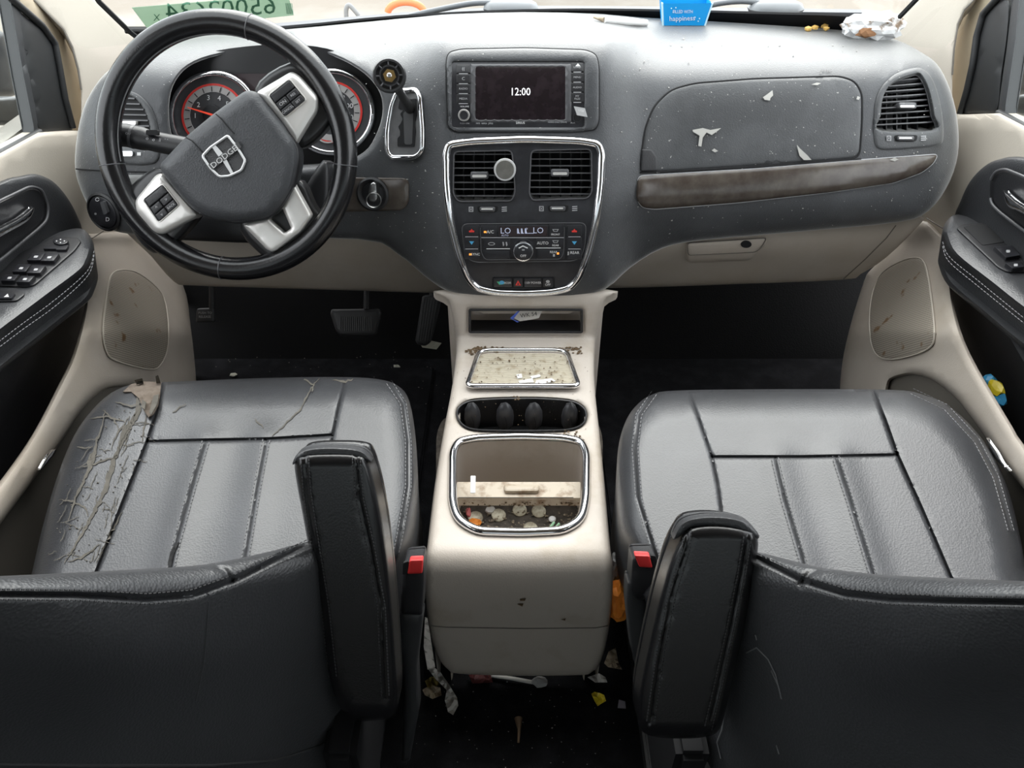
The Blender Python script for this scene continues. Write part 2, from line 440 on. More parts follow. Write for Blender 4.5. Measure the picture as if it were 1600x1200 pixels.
# ------------------------------------------------------------------ the setting: shell of the van
def slab(name, x0, x1, y0, y1, z0, z1, m, parent=None, kind='structure', bev=0):
    o = box(name, ((x0+x1)/2, (y0+y1)/2, (z0+z1)/2), (x1-x0, y1-y0, z1-z0), m, parent, bev=bev)
    if kind and parent is None: o['kind'] = kind
    return o
slab('ground', -40, 40, -10, 60, -.62, -.60, gndM)
slab('floor', -.86, .86, -1.95, 1.48, -.03, 0, carpM)
o = obj('wall_front', [(-.86, 1.44, -.02), (.86, 1.44, -.02), (.86, 1.70, .36), (-.86, 1.70, .36), (-.86, 1.70, .66), (.86, 1.70, .66),
                       (-.86, 1.76, -.02), (.86, 1.76, -.02), (.86, 1.76, .66), (-.86, 1.76, .66)],
        [(0, 1, 2, 3), (3, 2, 5, 4), (4, 5, 8, 9), (9, 8, 7, 6), (6, 7, 1, 0), (0, 3, 4, 9, 6), (1, 7, 8, 5, 2)], matM, smooth=False); o['kind'] = 'structure'
slab('ceiling', -.84, .84, -1.95, .86, 1.30, 1.34, mat('headliner', (.42, .39, .35), .9))
shellM = mat('shell_trim', (.30, .28, .25), .7)
def side_wall(name, s):
    V, F = [], []
    def bx(y0, y1, z0, z1):
        i = len(V); xs = sorted((s*.86, s*.90))
        for x in xs:
            V.extend([(x, y0, z0), (x, y1, z0), (x, y1, z1), (x, y0, z1)])
        F.extend([(i, i+1, i+2, i+3), (i+7, i+6, i+5, i+4), (i, i+4, i+5, i+1), (i+1, i+5, i+6, i+2), (i+2, i+6, i+7, i+3), (i+3, i+7, i+4, i)])
    bx(-1.95, 1.40, -.03, .60); bx(-1.95, .86, 1.20, 1.34); bx(.10, .26, .60, 1.20); bx(-.95, -.80, .60, 1.20); bx(-1.95, -1.75, .60, 1.20)
    o = obj(name, V, F, shellM, smooth=False); o['kind'] = 'structure'
side_wall('wall_left', -1); side_wall('wall_right', 1)
o = obj('wall_back', [(-.9, -1.95, -.03), (.9, -1.95, -.03), (.9, -1.95, .70), (-.9, -1.95, .70), (-.9, -2.0, -.03), (.9, -2.0, -.03), (.9, -2.0, .70), (-.9, -2.0, .70)],
        [(0, 1, 2, 3), (7, 6, 5, 4), (0, 4, 5, 1), (3, 2, 6, 7), (0, 3, 7, 4), (1, 5, 6, 2)], shellM, smooth=False); o['kind'] = 'structure'

# unseen tinted glass in rear side windows and tailgate, added to dim rear light
nw = 4
for x0, x1, y0, y1, z0, z1 in [(sx*.88-.002, sx*.88+.002, a, b, .60, 1.20) for sx in (-1, 1) for a, b in ((-1.75, -.95), (-.80, .10))]+[(-.9, .9, -1.98, -1.975, .70, 1.34)]:
    o = slab('window_%d' % nw, x0, x1, y0, y1, z0, z1, tintM); nw += 1
# windshield: curved glass pane from the dash base up to the roof
GB = lambda X: 1.70 - .20*(X/.8)**2
def wsP(X, t): return Vector((X*(1-.10*t), GB(X)*(1-t)+(.86-.05*(X/.8)**2)*t, .685*(1-t)+1.31*t))
V, F = [], []
NX, NT = 24, 8
for j in range(NT+1):
    for i in range(NX+1): V.append(wsP(-.80+1.6*i/NX, j/NT))
for j in range(NT):
    for i in range(NX): a = j*(NX+1)+i; F.append((a, a+1, a+NX+2, a+NX+1))
o = obj('window_1', V, F, glassM); o['kind'] = 'structure'; o['label'] = 'curved clear windshield glass above the dashboard'
def on_glass(px, py, lift=0):   # where a line of sight meets the windshield
    d = ray(px, py); lo, hi = .6, 2.6
    for _ in range(40):
        t = (lo+hi)/2; P = CAM+d*t
        k = max(-.5, min(1.2, (P.z-.685)/.625)); X = P.x/(1-.10*k)
        yg = GB(X)*(1-k)+(.86-.05*(X/.8)**2)*k
        if P.y < yg: lo = t
        else: hi = t
    return CAM+d*(lo-lift)
GL = Map(on_glass)

# ------------------------------------------------------------------ dashboard surface (distance table in metres, by column and row)
ROWS = [10, 40, 65, 100, 130, 200, 270, 330, 380, 420, 470]
_drv = [1.66, 1.56, 1.43, 1.315, 1.275, 1.245, 1.22, 1.205, 1.20, 1.205, 1.21]
_cen = [1.62, 1.47, 1.285, 1.238, 1.222, 1.198, 1.173, 1.152, 1.140, 1.132, 1.130]
_pas = [1.70, 1.56, 1.45, 1.33, 1.285, 1.245, 1.215, 1.198, 1.21, 1.22, 1.23]
def _mix(a, b, t, add=0): return [x*(1-t)+y*t+add for x, y in zip(a, b)]
COLS = [(100, _mix(_drv, _drv, 0, .07)), (150, _mix(_drv, _drv, 0, .02)), (230, _drv), (560, _drv), (640, _mix(_drv, _cen, .35)), (676, _mix(_drv, _cen, .8)),
        (700, _cen), (820, _cen), (940, _cen), (962, _mix(_cen, _pas, .25)), (1000, _mix(_cen, _pas, .8)), (1060, _pas), (1400, _pas), (1455, _mix(_pas, _pas, 0, .02)), (1510, _mix(_pas, _pas, 0, .08))]
CX = [c[0] for c in COLS]
def dash_fn(px, py):
    return pY(px, py, interp(CX, [interp(ROWS, c[1], py) for c in COLS], px))
_dc = {}
def dash_cached(px, py):
    k = (round(px, 2), round(py, 2))
    if k not in _dc: _dc[k] = dash_fn(px, py)
    return _dc[k]
DASH = Map(dash_cached)

cluster_hole = spl([(270, 215), (264, 175), (270, 135), (295, 104), (345, 86), (430, 77), (505, 83), (560, 108), (590, 138), (598, 170), (590, 205), (568, 238), (520, 256), (430, 264), (330, 256), (290, 240)], 4)
radio_hole = rect(706, 96, 913, 199, 5)
ventCL = rnd([(709, 237), (800, 235), (805, 300), (800, 314), (716, 315), (708, 303)], 8)
ventCR = rnd([(830, 235), (924, 233), (925, 300), (918, 310), (832, 313), (827, 303)], 8)
ventR = spl([(1375, 204), (1376, 180), (1379, 155), (1388, 136), (1405, 123), (1425, 116), (1437, 115), (1447, 130), (1454, 152), (1459, 180), (1460, 203)], 4)
ventL = [(1631-x+6, y+31) for x, y in ventR]       # the same vent mirrored on the driver's end
dash_out = spl([(117, 255), (120, 215), (130, 170), (148, 135), (172, 108), (215, 84), (260, 64), (330, 56), (430, 51), (620, 31), (820, 21), (1000, 27), (1200, 38), (1330, 47), (1400, 62), (1440, 82), (1463, 99), (1480, 128), (1493, 170), (1498, 215),
                (1494, 255), (1478, 295), (1450, 330), (1405, 347), (1250, 362), (1100, 375), (1035, 388), (985, 418), (945, 452), (890, 466), (822, 469), (755, 466), (700, 455), (662, 430), (620, 396), (560, 374), (300, 370), (205, 366), (165, 354), (140, 325), (122, 285)], 3)

D = thing('dashboard', 'dusty charcoal plastic dashboard spanning the van under the windshield', 'dashboard', (0.02, 1.35, .30))
tuck = lambda P: Vector((P.x+(P.x+.43)*.38-.03, P.y+.13, P.z-.045)) if (-.64 < P.x < -.15 and P.z > .51 and P.y < 1.37) else Vector((P.x, P.y+.11, P.z-.02))
sheet('body', dash_out, DASH, .1, dashM, D, holes=[cluster_hole, radio_hole, ventCL, ventCR, ventR], step=15, edge=10, drop=.012, back=tuck, cap=False, outstep=9)
# driver end: seam between upper dash and the lower end cap
tube('seam', line3([(119, 264), (150, 266), (190, 268), (300, 270)], DASH, .0004), .0012, voidM, D)
# low beige panels under the black dash
LOW = Map(lambda px, py: pY(px, py, interp([340, 380, 420, 460], [1.235, 1.235, 1.265, 1.30], py)))
sheet('knee_panel', spl([(196, 352), (300, 352), (560, 356), (640, 390), (700, 440), (700, 457), (560, 454), (420, 450), (300, 446), (272, 440), (236, 400)], 3), LOW, .02, beigeM, D, step=20, edge=6, drop=.006)
# glovebox, upper lid, trim strip
gb = sheet('lower_glovebox', spl([(948, 440), (985, 405), (1040, 375), (1250, 350), (1400, 330), (1441, 338), (1436, 352), (1385, 402), (1345, 428), (1318, 437), (1150, 444), (948, 450)], 3), LOW, .02, beigeM, D, step=18, edge=6, drop=.006)
hd = sheet('handle', rnd([(1072, 379), (1199, 371), (1196, 384), (1184, 390), (1176, 404), (1168, 407), (1080, 411), (1072, 406)], 6), LOW, .012, beigeM, gb, lift=.008, step=10, edge=4, drop=.005)
sheet('lock', ell(1166, 382, 8.5, 5.5, 18), LOW, .004, voidM, gb, lift=.0095, step=6)
tube('handle_gap', line3(rnd([(1074, 380), (1198, 372), (1190, 386), (1181, 394), (1075, 399)], 5), LOW, .0085, closed=True), .0008, taupeM, gb, closed=True)
tube('door_gap', line3([(1318, 436), (1352, 405), (1385, 372), (1400, 352)], LOW, .0006), .0009, taupeM, gb)
lid_out = rnd([(1003, 234), (1008, 200), (1022, 165), (1048, 140), (1085, 130), (1180, 123), (1312, 119), (1336, 127), (1347, 146), (1347, 190), (1343, 247), (1180, 259), (1028, 269), (1000, 268)], 14)
tube('lid_gap', line3(lid_out, DASH, 0, closed=True), .0017, voidM, D, closed=True)
lid = sheet('upper_glovebox_lid', scale(lid_out, .993, .987), DASH, .004, dash2M, D, lift=.0022, step=14, edge=5, drop=.002)
sheet('release_button', rnd([(1003, 233), (1018, 234), (1026, 245), (1028, 267), (1001, 268)], 3), DASH, .003, blackM, lid, lift=.0038, step=8, edge=3, drop=.001)
trim_out = rnd([(997, 275), (1180, 264), (1345, 250), (1466, 241), (1458, 256), (1440, 270), (1395, 286), (1300, 300), (1150, 317), (1022, 327), (1003, 324), (996, 312)], 9)
sheet('trim_strip', trim_out, DASH, .006, woodM, D, lift=.004, step=11, edge=8, drop=.003, hfun=lambda p: .004*math.sin(max(0, min(1, (p[1]-(275-.07*(p[0]-997)))/55))*math.pi))
tube('trim_edge', line3(trim_out, DASH, .0008, closed=True), .0011, greyP, D, closed=True)
tube('trim_gap', line3([(1000, 270), (1180, 261), (1345, 248.5)], DASH, .0005), .0016, voidM, D)
sheet('left_trim_strip', rnd([(192, 273), (300, 273), (300, 309), (215, 309), (198, 300)], 6), DASH, .005, greyM, D, lift=.003, step=14, edge=4, drop=.002)
text('AIR BAG', 7, 1291, 111, DASH, blackM, D, .0012, sx=.7)
# dried splashes on the upper lid
q = random.Random(3); splM = mat('dried_splash', (.46, .45, .42), .8)
dustM = mat('dust_flecks', (.40, .39, .37), .9)
flecks('dust', [(1000, 60), (1300, 60), (1440, 95), (1480, 200), (1450, 320), (1050, 380), (980, 300), (960, 150)], 150, 1.5, DASH, dustM, D, seed=5)
flecks('dust', [(560, 60), (690, 60), (690, 420), (640, 380), (600, 300)], 50, 1.3, DASH, dustM, D, seed=6)
for i, (cx, cy, pts) in enumerate([(1108, 206, [(1082, 203), (1098, 200), (1110, 203), (1127, 200), (1118, 207), (1112, 211), (1104, 207), (1098, 215), (1096, 229), (1091, 228), (1093, 212), (1083, 206)]),
                       (1202, 150, [(1192, 152), (1199, 147), (1207, 141), (1208, 149), (1204, 153), (1203, 157), (1195, 156)]),
                       (1255, 238, [(1245, 226), (1250, 232), (1262, 243), (1268, 250), (1256, 250), (1249, 243)]),
                       (1275, 131, [(1268, 132), (1276, 129), (1283, 130), (1277, 133)]), (1398, 249, [(1390, 250), (1398, 246), (1404, 249), (1398, 252)]), (1341, 153, [(1338, 155), (1340, 150), (1344, 152), (1342, 156)]), (1117, 234, [(1112, 235), (1116, 232), (1122, 236), (1117, 238)])]):
    sheet('splash_mark', pts, DASH, 0, splM, D, lift=.0056, step=5, smooth=False)
# headlight dial
K = DASH(163, 331); nK = DASH.nrm(163, 331)
hk = thing('headlight_switch', 'round black headlight dial at the driver end of the dash', 'knob', K)
disc('bezel', K, nK, [(.0335, -.012), (.0335, .003), (.030, .005), (.0285, .002)], blackM, hk)
disc('dial', K, nK, [(.0275, -.002), (.0275, .004), (.024, .006)], pianoM, hk)
sheet('pointer', rnd([(156, 316), (161, 314), (168, 333), (162, 336)], 2), DASH, .006, slatM, hk, lift=.014, step=5)
for t_, x, y in (('O', 152, 312), ('*', 149, 336), ('D', 168, 343)): text(t_, 9, x, y, DASH, whiteM, hk, .0068)

# ------------------------------------------------------------------ air vents
def vent(name_label, hole, rows, tab, dial, par_group, frame=None, xr=None, mount=None):
    c = DASH(*[sum(p[i] for p in hole)/len(hole) for i in (0, 1)])
    T = thing('air_vent', name_label, 'vent', (c.x, c.y+.03, c.z-.05), par_group)
    sheet('duct', scale(hole, 1.06), DASH, .003, voidM, T, lift=-.045, step=22)
    if frame: sheet('frame', frame, DASH, .006, dash2M, T, lift=.003, holes=[scale(hole, 1.0)], step=12, edge=4, drop=.0025)
    for y0, y1 in rows:          # one slat: a thin blade across the opening
        xs = []
        for k in range(300):
            x = min(p[0] for p in hole)+k*(max(p[0] for p in hole)-min(p[0] for p in hole))/299
            if inside((x, y0), hole): xs.append(x)
        if len(xs) < 2: continue
        a, b = xs[0]-.5, xs[-1]+.5
        sheet('slat', [(a, y0-.9), (b, y1-.9), (b, y1+1.0), (a, y0+1.0)], DASH, .009, slatM, T, lift=-.006, step=40, smooth=False)
    x0, x1 = min(p[0] for p in hole), max(p[0] for p in hole)
    for k in range(1, 6):        # upright vanes behind the slats
        x = x0+(x1-x0)*k/6
        ys = [y for y in range(int(min(p[1] for p in hole)), int(max(p[1] for p in hole))) if inside((x, y), hole)]
        if ys: sheet('vane', [(x-.9, ys[0]), (x+.9, ys[0]), (x+.9, ys[-1]), (x-.9, ys[-1])], DASH, .012, blackM, T, lift=-.026, step=60, smooth=False)
    if tab:
        x, y, w, h = tab
        tb = sheet('tab', rect(x-w, y-h, x+w, y+h, 3), DASH, .02, slatM, T, lift=.002, step=8, edge=2.5, drop=.002)
        sheet('tab_highlight', rect(x-w*.8, y-h*.15, x+w*.8, y+h*.55, 2), DASH, .001, silvM, tb, lift=.0032, step=8)
    if dial:
        x, y, w = dial
        dl = sheet('thumbwheel_slot', rnd([(x-w, y-5), (x+w, y-5), (x+w-2, y+5), (x-w+2, y+5)], 4), DASH, .002, voidM, T, lift=.0052, step=10)
        sheet('thumbwheel', rnd([(x-w+4, y-3.5), (x+w-5, y-3.5), (x+w-6, y+4), (x-w+5, y+4)], 3), DASH, .004, slatM, T, lift=.0085, step=8, edge=2, drop=.0015)
        sheet('thumbwheel_ridge', rect(x-w+7, y-1.4, x+w-9, y+.8, 1), DASH, .001, silvM, dl, lift=.0092, step=10)
        e = w+9
        mark(rect(x-e-3.5, y-4, x-e+3.5, y+4), DASH, greyP, T, .0056); mark(rect(x-e-2.3, y-2.8, x-e+2.3, y+2.8), DASH, pianoM, T, .0060); text('x', 8, x-e, y-.6, DASH, greyP, T, .0064)
        for dy in (-3, 0, 3): mark([(x+e-4, y+dy-.7), (x+e+4, y+dy-1.2), (x+e+4, y+dy+.2), (x+e-4, y+dy+.7)], DASH, greyP, T, .0056)
    return T
slr = lambda ys, sl=0: [(y, y+sl) for y in ys]
vent('left centre dash vent with black slats, a round phone mount clipped on it', ventCL, slr([241, 253, 262.5, 274, 285, 295.5, 306]), (749, 274, 14, 6), (762, 327, 17), 'dash air vents')
vent('right centre dash vent beside the stack divider, its tab centred', ventCR, slr([238, 248.5, 259, 270.5, 282, 292.5, 303]), (875, 270, 14, 6), (872, 326, 17), 'dash air vents')
fr = spl([(1367, 222), (1366, 195), (1368, 160), (1378, 135), (1400, 115), (1424, 107), (1440, 107), (1455, 120), (1466, 148), (1473, 185), (1474, 215), (1468, 226), (1440, 231), (1400, 234), (1375, 233)], 4)
vent('passenger end dash vent with a rounded top beside the beige door', ventR, slr([126, 134.5, 143, 151.5, 160, 169, 177.5, 186.5, 195], -5), (1418, 165, 14, 5), (1416, 216, 18), 'dash air vents', frame=fr)
frL = [(1631-x+6, y+31) for x, y in fr]
vL = thing('air_vent', 'driver end dash vent half hidden behind the steering wheel rim', 'vent', DASH(205, 215)+Vector((0, .03, -.05)), 'dash air vents')
frL = spl([(247, 250), (249, 225), (246, 195), (236, 168), (220, 150), (205, 143), (188, 142), (172, 150), (158, 175), (150, 210), (150, 240), (158, 252), (190, 257), (230, 258)], 4)
hoL = spl([(236, 226), (235, 205), (230, 182), (220, 163), (206, 150), (190, 147), (178, 158), (168, 180), (163, 205), (163, 226)], 4)
sheet('frame', frL, DASH, .005, dash2M, vL, lift=.003, holes=[hoL], step=12, edge=4, drop=.0025)
sheet('grille_back', hoL, DASH, .001, voidM, vL, lift=.0004, step=20)
for k in range(9):
    y0 = 153+8.6*k; xs = [x for x in range(150, 250) if inside((x, y0), hoL)]
    if len(xs) > 3: sheet('slat', [(xs[0], y0-1.2), (xs[-1], y0-.2), (xs[-1], y0+2.0), (xs[0], y0+1.0)], DASH, .003, slatM, vL, lift=.0035, step=40, smooth=False)
sheet('tab', rect(180, 189, 212, 195, 2), DASH, .008, silvM, vL, lift=.008, step=8)
sheet('thumbwheel', rect(175, 236, 207, 244, 3), DASH, .005, chromeM, vL, lift=.0075, step=8)
mark(rect(214, 238, 220, 243), DASH, whiteM, vL, .0042)

# round phone mount stuck on the left centre vent
c = DASH(789, 265, .012); n = DASH.nrm(789, 265)
pm = thing('phone_mount', 'round chrome rimmed magnetic phone mount clipped on the left centre vent', 'phone mount', c)
disc('clip', c, n, [(.006, -.020), (.006, -.004)], blackM, pm)
disc('rim', c, n, [(.0160, -.004), (.0176, -.001), (.0176, .004), (.0165, .0058), (.0150, .0058)], mat('bright_plate', (.72, .72, .72), .25, metal=.35), pm)
disc('plate', c, n, [(.0146, .001), (.0146, .0060), (.0142, .0064)], capM, pm)

# ------------------------------------------------------------------ centre stack
ST = thing('center_stack_panel', 'black vent and climate panel framed by a thick chrome U on the centre stack', 'control panel', DASH(820, 455)+Vector((0, .03, 0)))
ring = rnd([(697, 240), (702, 226), (735, 221), (820, 217.5), (905, 220), (934, 225), (940, 240), (938, 290), (931, 345), (919, 395), (905, 433), (890, 450), (862, 456), (820, 458), (775, 457), (745, 450), (730, 433), (716, 395), (704, 345), (698, 290)], 14)
sheet('panel', ring, DASH, .004, pianoM, ST, lift=.003, holes=[ventCL, ventCR], step=14, edge=3, drop=.001, outstep=8)
tube('chrome_ring', line3(ring, DASH, .004, 6, True), .0066, chromeM, ST, closed=True, seg=10)
for h in (ventCL, ventCR): tube('vent_edge', line3(h, DASH, .0034, 6, True), .0012, slatM, ST, closed=True, seg=6)
hv = sheet('climate_plate', rnd([(721, 350), (916, 348), (914, 385), (908, 402), (895, 408), (745, 410), (731, 405), (725, 390)], 10), DASH, .003, pianoM, ST, lift=.0048, step=14, edge=2, drop=.001)
tube('plate_groove', line3(rnd([(721, 350), (916, 348), (914, 385), (908, 402), (895, 408), (745, 410), (731, 405), (725, 390)], 10), DASH, .0046, 8, True), .0007, slatM, ST, closed=True, seg=5)
def btn(x0, y0, x1, y1, par=None, lift=.0065, m=pianoM, r=2, mp=DASH, name='button'):
    return sheet(name, rect(x0, y0, x1, y1, r), mp, .003, m, par or ST, lift=lift, step=12, edge=1.5, drop=.0008)
def hline(x0, x1, y, par, lift=.0072, mp=DASH, m=greyP, h=.55): mark([(x0, y-h), (x1, y-h), (x1, y+h), (x0, y+h)], mp, m, par, lift, 'divider')
for x0, x1 in ((725, 749), (886, 909)):
    btn(x0, 352, x1, 369); btn(x0, 371, x1, 388); btn(x0, 390, x1, 405)
    hline(x0+2, x1-2, 370, ST); hline(x0+2, x1-2, 389, ST)
    xm = (x0+x1)/2
    mark([(xm-4, 363), (xm, 357.5), (xm+4, 363)], DASH, redP, ST, .0072); mark([(xm-4, 377), (xm+4, 377), (xm, 382.5)], DASH, blueP, ST, .0072)
    mark(rect(xm-4, 360.2, xm+4, 363), DASH, redP, ST, .0072)
btn(752, 352, 777, 370); btn(858, 350, 882, 370)
mark(rect(756, 361, 760, 364), DASH, orangeP, ST, .0072); text('A/C', 7, 766, 362.5, DASH, whiteM, ST, .0072)
lc = sheet('display', rect(780, 354, 855, 369, 2), DASH, .002, lcdM, ST, lift=.0066, step=12)
text('LO', 13, 790, 361, DASH, segM, lc, .0072); text('LO', 13, 841, 360.5, DASH, segM, lc, .0072); text('AUTO', 4, 789, 368, DASH, segM, lc, .0072)
for x in (808, 814, 820): mark([(x, 357), (x+2, 357), (x+3, 363), (x+5, 365), (x, 365)], DASH, segM, lc, .0072)
mark([(825, 364), (834, 364), (834, 365), (825, 365)], DASH, segM, lc, .0072); text('*', 8, 823, 359, DASH, segM, lc, .0072)
for x0, x1, y0, y1 in ((755, 797, 373, 388), (838, 882, 372, 387), (755, 797, 391, 405), (838, 882, 389, 404)): btn(x0, y0, x1, y1)
tube('bracket', line3(rnd([(750, 353), (752, 395), (758, 406), (876, 405), (881, 394), (882, 352)], 6)[3:-3], DASH, .0068), .0006, slatM, ST, seg=5)
hline(752, 882, 371.3, ST); hline(760, 797, 388.7, ST, m=whiteM); hline(837, 876, 387.5, ST, m=whiteM)
mark(ell(768, 381, 5.5, 2.6, 14), DASH, greyP, ST, .0072); mark(ell(768, 381, 4.2, 1.6, 14), DASH, pianoM, ST, .0076)
for dx in (0, 5): mark([(785+dx, 378), (787+dx, 378), (788+dx, 383), (786+dx, 385)], DASH, greyP, ST, .0072)
text('AUTO', 6.5, 848, 380, DASH, whiteM, ST, .0072); text('REAR', 4.5, 868, 383.5, DASH, whiteM, ST, .0072); text('FRONT', 4.2, 868, 366.5, DASH, whiteM, ST, .0072)
for yy in (360, 377.5): mark([(863, yy-2), (873, yy-2), (871, yy+2), (865, yy+2)], DASH, greyP, ST, .0072); mark([(864.5, yy-1.1), (871.5, yy-1.1), (870, yy+1.1), (866, yy+1.1)], DASH, pianoM, ST, .0076)
mark(rect(733, 396, 737, 399), DASH, orangeP, ST, .0072); text('SYNC', 5.5, 743, 397.5, DASH, whiteM, ST, .0072)
text('REAR', 5, 865, 394, DASH, whiteM, ST, .0072); mark(rect(870, 394.5, 873.5, 397.5), DASH, orangeP, ST, .0072); mark(rect(864, 397, 867, 401), DASH, greyP, ST, .0072)
text('REAR', 6, 898, 395, DASH, whiteM, ST, .0072); text('JJ', 6, 888, 395.5, DASH, whiteM, ST, .0072)
kc = DASH(817.5, 391, .005); kn = DASH.nrm(817.5, 391)
kb = disc('fan_knob', kc, kn, [(.0165, -.002), (.0162, .007), (.0150, .0088)], pianoM, ST)
disc('knob_rim', kc, kn, [(.0166, .005), (.0172, .0065), (.0166, .0084), (.0150, .0088)], chromeM, kb)
disc('knob_face', kc, kn, [(.0146, .007), (.0146, .0092), (.014, .0096)], pianoM, kb)
KN = plane(kc+kn*.0100, kn)
text('OFF', 5.5, 817.5, 400, KN, whiteM, kb, 0); mark([(810, 387), (817, 383.5), (825, 387), (824, 388.5), (817, 385.3), (811, 388.5)], KN, whiteM, kb, 0); mark(rect(815.6, 389.5, 819.6, 391.5), KN, greyP, kb, 0)
sw = sheet('switch_bank', rect(769, 433, 867, 450, 3), DASH, .003, voidM, ST, lift=.0038, step=14)
for x0, x1 in ((771, 800), (802, 817), (819, 846), (848, 864)): btn(x0, 435, x1, 448.5, ST, .0062)
mark([(776, 440), (786, 440), (788, 444), (780, 445)], DASH, mat('print_green', (.1, .5, .25), .4), ST, .007); mark(ell(784, 441.5, 4, 3, 12), DASH, blueP, ST, .0073)
text('econ', 7, 793, 441.5, DASH, whiteM, ST, .007, sx=.8)
mark([(805, 446), (814, 446), (809.5, 438)], DASH, redP, ST, .007); mark([(808, 445), (811, 445), (809.5, 441.5)], DASH, pianoM, ST, .0074)
text('110V POWER', 5, 832.5, 442, DASH, whiteM, ST, .007, sx=.9); text('OFF', 5, 856, 445, DASH, whiteM, ST, .007); mark(ell(856, 440, 3, 2.4, 12), DASH, greyP, ST, .007)

# ------------------------------------------------------------------ radio
RD = thing('car_stereo', 'double height touchscreen car stereo showing 12:00 in the centre dash', 'car stereo', DASH(820, 198)+Vector((0, .03, 0)))
pod = rnd([(697, 100), (700, 82), (720, 77), (820, 75), (915, 78), (932, 85), (936, 105), (936, 190), (930, 203), (900, 206), (712, 206), (700, 198)], 12)
sheet('surround', pod, DASH, .006, dashM, RD, lift=.005, holes=[radio_hole], step=12, edge=9, drop=.004)
tube('surround_gap', line3(pod, DASH, .0005, 8, True), .0014, voidM, RD, closed=True, seg=5)
fp = sheet('faceplate', rect(706, 96, 913, 199, 4), DASH, .05, pianoM, RD, lift=.0005, step=20)
sf = sheet('screen_frame', rect(735, 99, 893, 191, 3), DASH, .002, slatM, RD, lift=.002, holes=[rect(744, 105, 883, 186, 1)], step=14, edge=3, drop=.0015)
sc = sheet('screen', rect(743, 104, 884, 187), DASH, .001, screenM, RD, lift=.0011, step=18)
text('12:00', 17, 813, 143.8, DASH, clockM, sc, .0016, sx=.86)
def rbtn(x0, y0, x1, y1, s, sz=4.4):
    b = sheet('button', rect(x0, y0, x1, y1, 1.5), DASH, .002, blackM, RD, lift=.0022, step=12, edge=1.5, drop=.0007)
    text(s, sz, (x0+x1)/2, (y0+y1)/2, DASH, greyP, b, .0028); hline(x0+4, x1-4, y1+.6, b, .0026)
for k, s in enumerate(('((', 'C', 'RADIO', 'MEDIA')): rbtn(713, 100.5+15.6*k, 735, 114.5+15.6*k, s, 7 if k < 2 else 4.4)
for k, s in enumerate(('LOAD', 'MENU', 'AUDIO', 'MY\nFILES')): rbtn(892, 98+15.8*k, 913-1, 112+15.8*k, s, 4.2)
mark([(899, 103.5), (903, 99), (907, 103.5)], DASH, whiteM, RD, .003)
text('VOLUME', 3.6, 726, 166.5, DASH, whiteM, RD, .0018); text('PUSH ON', 3.4, 726, 193, DASH, greyP, RD, .0018)
text('MP3  WMA  JPEG', 3.6, 757, 193, DASH, greyP, RD, .0018); text('SIRIUS', 5.2, 813, 192, DASH, whiteM, RD, .0018); text('HARD DISC DRIVE', 3.6, 871, 191, DASH, greyP, RD, .0018); text('AUX', 3.6, 895, 192, DASH, greyP, RD, .0018)
c = DASH(725.5, 180, .001); n = DASH.nrm(725.5, 180)
vk = disc('volume_knob', c, n, [(.0088, 0), (.0086, .010), (.0080, .0115)], blackM, RD); disc('knob_rim', c, n, [(.0088, .008), (.0092, .0095), (.0086, .0112), (.0070, .0116)], silvM, vk); disc('knob_face', c, n, [(.0068, .010), (.0068, .0120)], pianoM, vk)
c = DASH(902, 184, .001); n = DASH.nrm(902, 184)
disc('aux_socket', c, n, [(.0075, 0), (.0075, .003), (.0055, .0032), (.005, .0005)], blackM, RD)
PF = plane(DASH(905, 172, .012), (.25, -1, .35))
fl = sheet('port_flap', [(897, 166), (914, 169), (918, 183), (902, 180)], PF, .002, mat('flap_grey', (.45, .45, .45), .4), RD, step=8)
text('USB', 5, 908, 173, PF, whiteM, fl, .0006, rot=-12)

